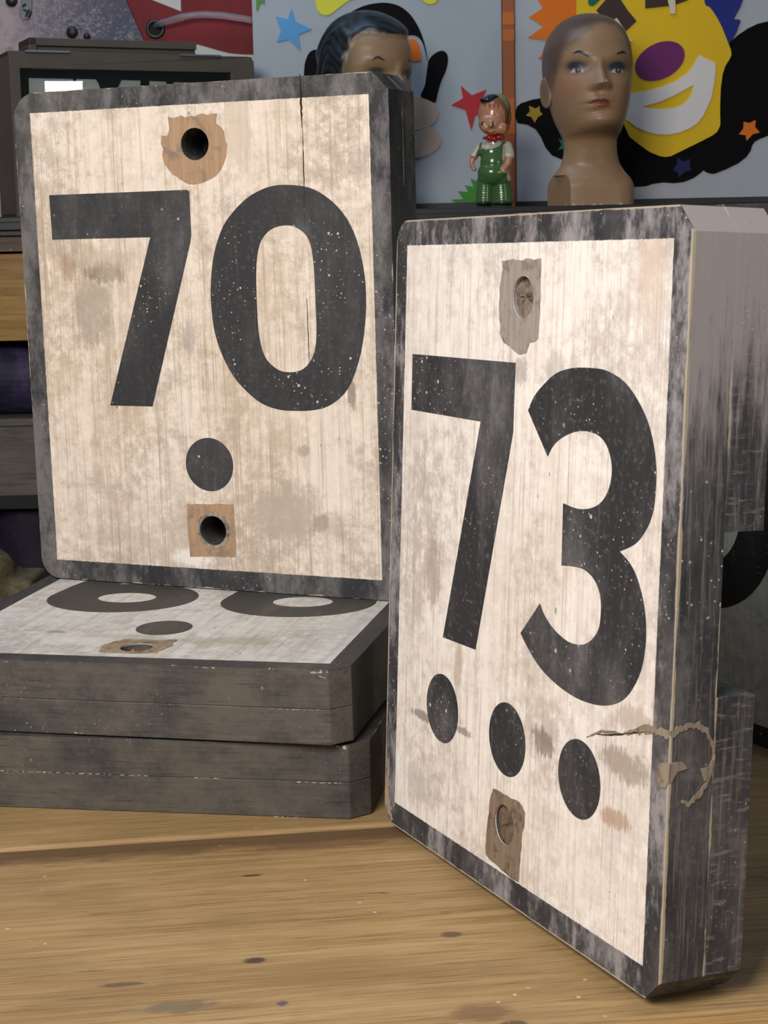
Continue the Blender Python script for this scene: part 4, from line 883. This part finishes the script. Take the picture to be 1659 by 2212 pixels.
# -- bald head looking up
def Zh(pts): return zoomed(1080, 0, 300 / 1659, pts)
def paint_bald(u, v, L, facing):
    col = np.ones(u.shape + (3,)) * SKIN
    f = facing & (L[..., 1] < 0.02)
    # painted hair cap: brown tint round the crown and the temple
    zz = L[..., 2]; side = np.abs(L[..., 0]); yb = L[..., 1]
    cap = np.clip((zz - (0.262 - 0.9 * np.clip(yb + 0.055, 0, None))) / 0.028, 0, 1) * (zz > 0.16)
    edge = np.clip((yb + 0.030) / 0.03, 0, 1) * np.clip((zz - 0.185) / 0.02, 0, 1)
    line = [(1150, 215), (1196, 190), (1207, 150), (1216, 112), (1232, 84), (1262, 60), (1300, 47), (1333, 56), (1352, 82), (1361, 120), (1366, 150), (1420, 150), (1420, -60), (1100, -60)]
    hm = blur((inpoly(u, v, line) & facing & (zz > 0.165)) | (~facing & (zz > 0.19) & (yb > -0.04)), 4)
    col = lay(col, hm * 0.86, (0.085, 0.052, 0.042))
    st_ = blur(inpoly(u, v, [(1218, 108), (1235, 84), (1262, 63), (1285, 52), (1270, 66), (1245, 90)]) & facing, 2); col = lay(col, st_ * 0.5, (0.04, 0.026, 0.02))
    for cx, cy in ((1222, 185), (1345, 195)): col = lay(col, soft(u, v, cx, cy, 22, 22) * 0.5 * f, (0.42, 0.19, 0.11))
    # eye shadow, eyes
    for (cx, cy, rx, rot_) in ((1247, 145, 17, 0.0), (1334, 146, 15, 0.0)):
        col = lay(col, np.clip(soft(u, v, cx, cy - 3, rx * 0.80, 7.0) * 2.1, 0, 1) * f, (0.035, 0.040, 0.05))
    for (poly, iris, rx) in ((Zh([(845, 865), (870, 825), (920, 800), (975, 805), (1015, 855), (960, 868)]), Zh([(940, 830)])[0], 7.5), (Zh([(1325, 860), (1360, 825), (1410, 805), (1460, 815), (1482, 860), (1420, 870)]), Zh([(1420, 835)])[0], 7.0)):
        m = inpoly(u, v, poly) & f; col[m] = (0.50, 0.46, 0.40)
        m2 = m & ell(u, v, iris[0], iris[1], rx, 8); col[m2] = (0.05, 0.055, 0.06)
        m3 = m & ell(u, v, iris[0], iris[1] - 1, 2.2, 2.4); col[m3] = (0.30, 0.31, 0.31)  # small pale highlight painted into the iris
    for poly in (Zh([(862, 655), (890, 620), (930, 602), (970, 610), (1030, 645), (1072, 685), (1020, 668), (950, 640), (905, 635)]), Zh([(1375, 662), (1410, 625), (1470, 603), (1500, 625), (1525, 665), (1490, 640), (1440, 645)])):
        m = inpoly(u, v, poly) & f; col[m] = (0.025, 0.018, 0.03)
    up_l = Zh([(1020, 1245), (1075, 1225), (1120, 1190), (1165, 1175), (1200, 1185), (1235, 1178), (1290, 1200), (1325, 1240), (1250, 1245), (1180, 1240), (1100, 1248)])
    lo_l = Zh([(1090, 1248), (1180, 1240), (1325, 1242), (1290, 1275), (1230, 1288), (1180, 1285), (1130, 1268)])
    col[inpoly(u, v, up_l) & f] = (0.20, 0.055, 0.035); col[inpoly(u, v, lo_l) & f] = (0.27, 0.085, 0.055)
    m = ell(u, v, *Zh([(1232, 985)])[0], 2.2, 2.6) & f; col[m] = (0.85, 0.82, 0.75)  # bright highlight dot painted on the nose tip
    chips = (zz < 0.0022 + 0.0016 * np.sin(L[..., 0] * 310)) & (np.sin(L[..., 0] * 430 + 2) + np.sin(L[..., 0] * 1310 + 1) + np.sin(L[..., 0] * 171) > 1.1); col[chips] = (0.75, 0.70, 0.60)
    return col
eyeL, eyeR = (1247, 148), (1335, 148)
feats2 = [('bump', eyeL, -0.0065, .015, .010, 0), ('bump', eyeR, -0.0065, .015, .010, 0), ('bump', (1247, 149), 0.0042, .0085, .0065, 0), ('bump', (1335, 149), 0.0042, .0085, .0065, 0),
          ('bump', (1250, 116), 0.0022, .016, .006, 0), ('bump', (1338, 116), 0.0022, .016, .006, 0),
          ('nose', (1297, 183), 0.0190, .0070, .043, 0), ('bump', (1283, 187), 0.0050, .0045, .0045, 0), ('bump', (1311, 188), 0.0050, .0045, .0045, 0),
          ('bump', (1294, 214), 0.0058, .0140, .0034, 0), ('bump', (1294, 228), 0.0058, .0110, .0036, 0), ('bump', (1294, 222), -0.0022, .016, .0016, 0), ('bump', (1294, 205), -0.0012, .003, .006, 0),
          ('bump', (1294, 262), 0.0045, .015, .010, 0), ('bump', (1294, 241), -0.0022, .013, .004, 0), ('bump', (1232, 185), 0.0030, .016, .014, 0), ('bump', (1345, 187), 0.0030, .016, .014, 0)]
base2 = at_y(1275, 440, 2.875); base2.z = ZS
h2 = make_head('mannequin_head', 'bald tan mannequin head gazing upward in front of the clown panel', tuple(base2), 0.20, 0.13, 1.005, feats2, paint_bald, cut=(-0.90, -0.43, 0.052))
# -- head with moulded wavy black hair, half hidden by board 70
def Zd(pts): return zoomed(660, 0, 320 / 1659, pts)
hair_px = Zd([(-400, 1000), (-400, -300), (1400, -300), (1400, 330), (1120, 405), (1040, 395), (940, 390), (830, 375), (740, 350), (640, 360), (570, 400), (520, 460), (480, 560), (450, 660), (420, 760), (395, 1000)])
def hair_mask(u, v, L, facing):
    back = (L[..., 1] > 0.012) & (L[..., 2] > 0.155); m = (inpoly(u, v, hair_px) & facing & (L[..., 2] > 0.16)) | back
    return m | (L[..., 2] > 0.290)
def paint_hair(u, v, L, facing):
    col = np.ones(u.shape + (3,)) * (SKIN * np.array([0.92, 0.94, 0.92])); f = facing & (L[..., 1] < 0.03)
    m = hair_mask(u, v, L, facing)
    strand = 0.5 + 0.5 * np.sin(L[..., 2] * 420 + 6 * np.sin(L[..., 1] * 70) + L[..., 0] * 150)
    hc = np.array([0.006, 0.011, 0.014]) + strand[..., None] * np.array([0.012, 0.018, 0.022])
    col = np.where(m[..., None], hc, col)
    col = lay(col, (soft(u, v, 748, 120, 10, 45) * 0.55) * f * (~m), (0.06, 0.075, 0.06)); col = lay(col, (soft(u, v, 800, 68, 60, 9) * 0.5) * f * (~m), (0.06, 0.07, 0.055))
    for poly in (Zd([(740, 680), (770, 640), (805, 625), (845, 640), (897, 683), (850, 672), (800, 655)]), Zd([(1137, 688), (1165, 665), (1205, 655), (1235, 670), (1205, 684), (1170, 690)])):
        col[inpoly(u, v, poly) & f] = (0.02, 0.016, 0.014)
    col = lay(col, np.clip(soft(u, v, 815, 152, 13, 6) * 1.3, 0, 1) * f, (0.03, 0.028, 0.03)); col = lay(col, np.clip(soft(u, v, 881, 159, 12, 7) * 1.4, 0, 1) * f, (0.03, 0.026, 0.026))
    m2 = inpoly(u, v, Zd([(1095, 868), (1120, 830), (1160, 815), (1192, 840), (1195, 875), (1150, 880)])) & f; col[m2] = (0.55, 0.5, 0.42)
    m3 = m2 & ell(u, v, *Zd([(1155, 845)])[0], 6, 7); col[m3] = (0.03, 0.025, 0.022)
    m2 = inpoly(u, v, [(804, 165), (815, 158), (828, 165), (815, 169)]) & f; col[m2] = (0.5, 0.46, 0.4)
    return col
def wave(L, u, v):
    fac = np.ones(u.shape, bool); m = hair_mask(u, v, L, fac).astype(float)
    k = np.ones(7) / 7
    for _ in range(2):
        m = np.apply_along_axis(lambda r: np.convolve(np.concatenate([r[-3:], r, r[:3]]), k, 'valid'), 1, m); m = np.apply_along_axis(lambda r: np.convolve(np.pad(r, 3, 'edge'), k, 'valid'), 0, m)
    return m * (0.0055 + 0.0018 * np.sin(L[..., 2] * 150 + 5 * np.sin(L[..., 1] * 40) + L[..., 0] * 60))
feats1 = [('bump', (815, 158), -0.007, .016, .011, 0), ('bump', (881, 158), -0.007, .014, .011, 0), ('bump', (815, 160), 0.004, .009, .007, 0), ('bump', (881, 160), 0.004, .008, .007, 0), ('nose', (866, 200), 0.021, .0075, .046, 0), ('bump', (818, 125), 0.002, .016, .006, 0)]
base1 = at_y(800, 448, 2.87); base1.z = ZS
h1 = make_head('mannequin_head', 'mannequin head with moulded wavy black hair, half hidden behind board 70', tuple(base1), 0.35, 0.05, 1.02, feats1, paint_hair, waves=wave)

# ---------------------------------------------------------------- little figurine in green overalls
YD = 2.83
fo = at_y(1066, 445, YD); fo.z = ZS
def FP(u, v, dy=0.0):
    p = at_y(u, v, YD); return np.array([p.x - fo.x, dy, p.z - fo.z])
PPM = 1.0 / abs(at_y(1100, 300, YD).x - at_y(1000, 300, YD).x) * 100
def ellipsoid(c, r, n=18):
    V, Fs = [], []
    for i in range(n + 1):
        b = PI * i / n
        for j in range(2 * n):
            a = PI * j / n; V.append((c[0] + r[0] * math.sin(b) * math.cos(a), c[1] + r[1] * math.sin(b) * math.sin(a), c[2] + r[2] * math.cos(b)))
    m = 2 * n
    for i in range(n):
        for j in range(m): Fs.append((i * m + j, i * m + (j + 1) % m, i * m + m + (j + 1) % m, i * m + m + j))
    return V, Fs
def E(u, v, ru, rv, dy=0.0, rd=None):
    return ellipsoid(FP(u, v, dy), (ru / PPM, (rd if rd else (ru + rv) / 2) / PPM, rv / PPM))
def cap_(a, b, ra, rb, n=9):
    return join(*[ellipsoid(np.array(a) * (1 - t) + np.array(b) * t, [(ra * (1 - t) + rb * t) / PPM] * 3, 10) for t in np.linspace(0, 1, n)])
def remeshed(name, parts, voxel, mat, parent, smooth_it=6, colour=None):
    V, Fs = join(*parts)
    o = mesh_obj(name, V, Fs, None, None)
    r = o.modifiers.new('r', 'REMESH'); r.mode = 'VOXEL'; r.voxel_size = voxel
    s = o.modifiers.new('s', 'SMOOTH'); s.iterations = smooth_it; s.factor = 0.5
    bpy.context.view_layer.update()
    me = bpy.data.meshes.new_from_object(o.evaluated_get(bpy.context.evaluated_depsgraph_get()))
    bpy.data.objects.remove(o); me.name = name
    o = link(name, me, mat, parent, smooth=True)
    if colour:
        P = np.empty(len(me.vertices) * 3); me.vertices.foreach_get('co', P); P = P.reshape(-1, 3)
        Nn = np.empty(len(me.vertices) * 3); me.vertices.foreach_get('normal', Nn)
        c = colour(P, Nn.reshape(-1, 3)); at = me.color_attributes.new('paint', 'FLOAT_COLOR', 'POINT')
        at.data.foreach_set('color', np.concatenate([c, np.ones((len(c), 1))], 1).ravel())
    return o
fig = empty('figurine', 'small glossy boy figurine in green overalls with red neckerchief', 'figurine', pose(fo))
m_fig = vcol('glossy_paint', 0.14, 0.6)
GREEN, SHIRT, FSKIN, FHAIR = (0.060, 0.145, 0.045), (0.52, 0.50, 0.40), (0.50, 0.24, 0.135), (0.26, 0.10, 0.04)
parts = [E(1066, 248, 33, 43, .002, 36), E(1062, 266, 29, 26, -.006, 30), E(1049, 277, 11, 11, -.020, 10), E(1082, 279, 15, 13, -.018, 12), E(1058, 273, 5.5, 5.5, -.030, 7), E(1062, 287, 14, 7, -.018, 12), E(1096, 272, 5, 9, .004, 6),
         cap_(FP(1070, 296), FP(1068, 310), 17, 19), E(1067, 330, 31, 26, 0, 24), E(1067, 352, 30, 34, -.002, 27), E(1066, 374, 35, 28, -.003, 30), E(1052, 385, 20, 16, -.004, 20), E(1082, 386, 22, 17, -.004, 20),
         cap_(FP(1048, 392), FP(1046, 434), 18.5, 19.5), cap_(FP(1083, 392), FP(1086, 433), 20.5, 23),
         cap_(FP(1038, 316, .001), FP(1024, 337, .0), 9, 9), cap_(FP(1021, 340), FP(1019, 356, -.002), 6, 5.5), cap_(FP(1019, 356, -.002), FP(1024, 366, -.006), 5.5, 5), cap_(FP(1096, 316), FP(1100, 336, -.004), 11, 12), cap_(FP(1101, 340, -.006), FP(1096, 356, -.012), 7.5, 7), cap_(FP(1096, 356, -.012), FP(1086, 368, -.020), 6.5, 5), E(1083, 374, 11, 8, -.018, 8)]
def fig_col(P, N):
    u, v = project(P + np.array(fo)); front = N[:, 1] < 0.25
    c = np.tile(np.array(FSKIN), (len(P), 1))
    c[v > 300] = SHIRT
    bib = inpoly(u, v, [(1033, 308), (1042, 308), (1040, 320), (1050, 323), (1064, 321), (1078, 316), (1088, 306), (1094, 308), (1086, 320), (1085, 340), (1100, 400), (1115, 440), (1010, 440), (1018, 400), (1028, 340), (1030, 325)])
    c[bib] = GREEN; c[(v > 392)] = GREEN; c[(v > 318) & (N[:, 1] > 0.25)] = GREEN
    arm_l = inpoly(u, v, [(1008, 330), (1030, 335), (1026, 372), (1010, 372)]); arm_r = inpoly(u, v, [(1090, 336), (1112, 336), (1112, 350), (1098, 364), (1090, 372), (1080, 372), (1080, 362), (1088, 350)])
    c[arm_l | (arm_r & front)] = FSKIN
    slv = inpoly(u, v, [(1020, 312), (1036, 308), (1032, 322), (1028, 335), (1018, 336), (1014, 330)]) | inpoly(u, v, [(1087, 312), (1098, 306), (1112, 330), (1110, 340), (1090, 338), (1086, 325)]); c[slv] = SHIRT
    hair = (v < 300) & ((N[:, 1] > 0.35) | inpoly(u, v, [(1030, 195), (1110, 195), (1110, 300), (1094, 290), (1092, 262), (1090, 240), (1080, 225), (1076, 240), (1072, 222), (1068, 238), (1063, 222), (1058, 237), (1053, 222), (1049, 232), (1040, 222), (1034, 230)]))
    c[hair] = FHAIR
    for ex, ey in ((1043, 269), (1066, 269)):
        c[ell(u, v, ex, ey, 4.2, 3.4) & front & (v < 300)] = (0.55, 0.50, 0.42); c[ell(u, v, ex - 1.2, ey, 2.6, 3.0) & front] = (0.02, 0.015, 0.015)
        c[inpoly(u, v, [(ex - 5, ey - 5), (ex + 4, ey - 7), (ex + 5, ey - 5), (ex - 3, ey - 3)]) & front] = (0.10, 0.045, 0.02)
    c[inpoly(u, v, [(1045, 283), (1058, 285), (1074, 282), (1066, 288), (1055, 289)]) & front & (v < 300)] = (0.30, 0.07, 0.035)
    return c
remeshed('body', parts, 0.0011, m_fig, fig, 4, fig_col)
m_capg = plain('cap_green', (0.20, 0.24, 0.11), 0.3, 0.5, 0.15, 60); m_dark = plain('navy_gloss', (0.014, 0.016, 0.025), 0.2, 0.5, 0.1, 60); m_redg = plain('red_gloss', (0.36, 0.015, 0.012), 0.18, 0.55, 0.1, 60)
capo = remeshed('cap', [E(1074, 234, 30, 33, .010, 34), E(1082, 250, 24, 34, .014, 28)], 0.0013, m_capg, fig)
remeshed('visor', [E(1054, 217, 19, 8, -.006, 20), E(1062, 211, 16, 7, -.004, 18)], 0.0011, m_dark, capo)
remeshed('neckerchief', [E(1066, 298, 25, 5.5, -.002, 26), E(1056, 299, 9, 7, -.017, 7), E(1078, 298, 12, 6, -.016, 7), E(1066, 302, 5, 6, -.021, 5)], 0.0010, m_redg, fig)
for (u, w_) in ((1045, 18), (1086, 21)):
    remeshed('shoe', [E(u, 440, w_, 5.0, -.006, 24), E(u, 438, w_ * .8, 6, .004, 18)], 0.0011, m_dark, fig)

# ---------------------------------------------------------------- sacking bundle at the left of the stack
m_sack = mottled('olive_sacking', ((0.045, 0.036, 0.018), (0.085, 0.07, 0.036), (0.12, 0.10, 0.055), (0.16, 0.135, 0.08)), 8.0, 60)
sk = at_y(0, 1300, 1.78); rnd = random.Random(4)
parts_s = []
for (u, v_, r, dy) in ((-60, 1330, 110, .03), (-20, 1290, 62, 0), (10, 1320, 58, .01), (30, 1300, 34, .02), (55, 1305, 26, .03), (-90, 1300, 90, .05), (-30, 1360, 90, 0), (20, 1370, 60, .02)):
    p = at_y(u, v_, 1.80 + dy); parts_s.append(ellipsoid((p.x - sk.x, dy, p.z), (r / 2080, r / 2080, r / 2080), 14))
parts_s.append(box(-0.10, 0.035, -0.02, 0.06, 0.004, 0.05))
sackroot = remeshed('sacking_bundle', parts_s, 0.003, m_sack, None, 10); sackroot.location = (sk.x, 1.80, 0.0)
zmin = min(v.co.z for v in sackroot.data.vertices); sackroot.location.z = -zmin
tag(sackroot, 'olive brown sacking bundle on the bench beside the stack', 'bundle')
bpy.context.view_layer.update()
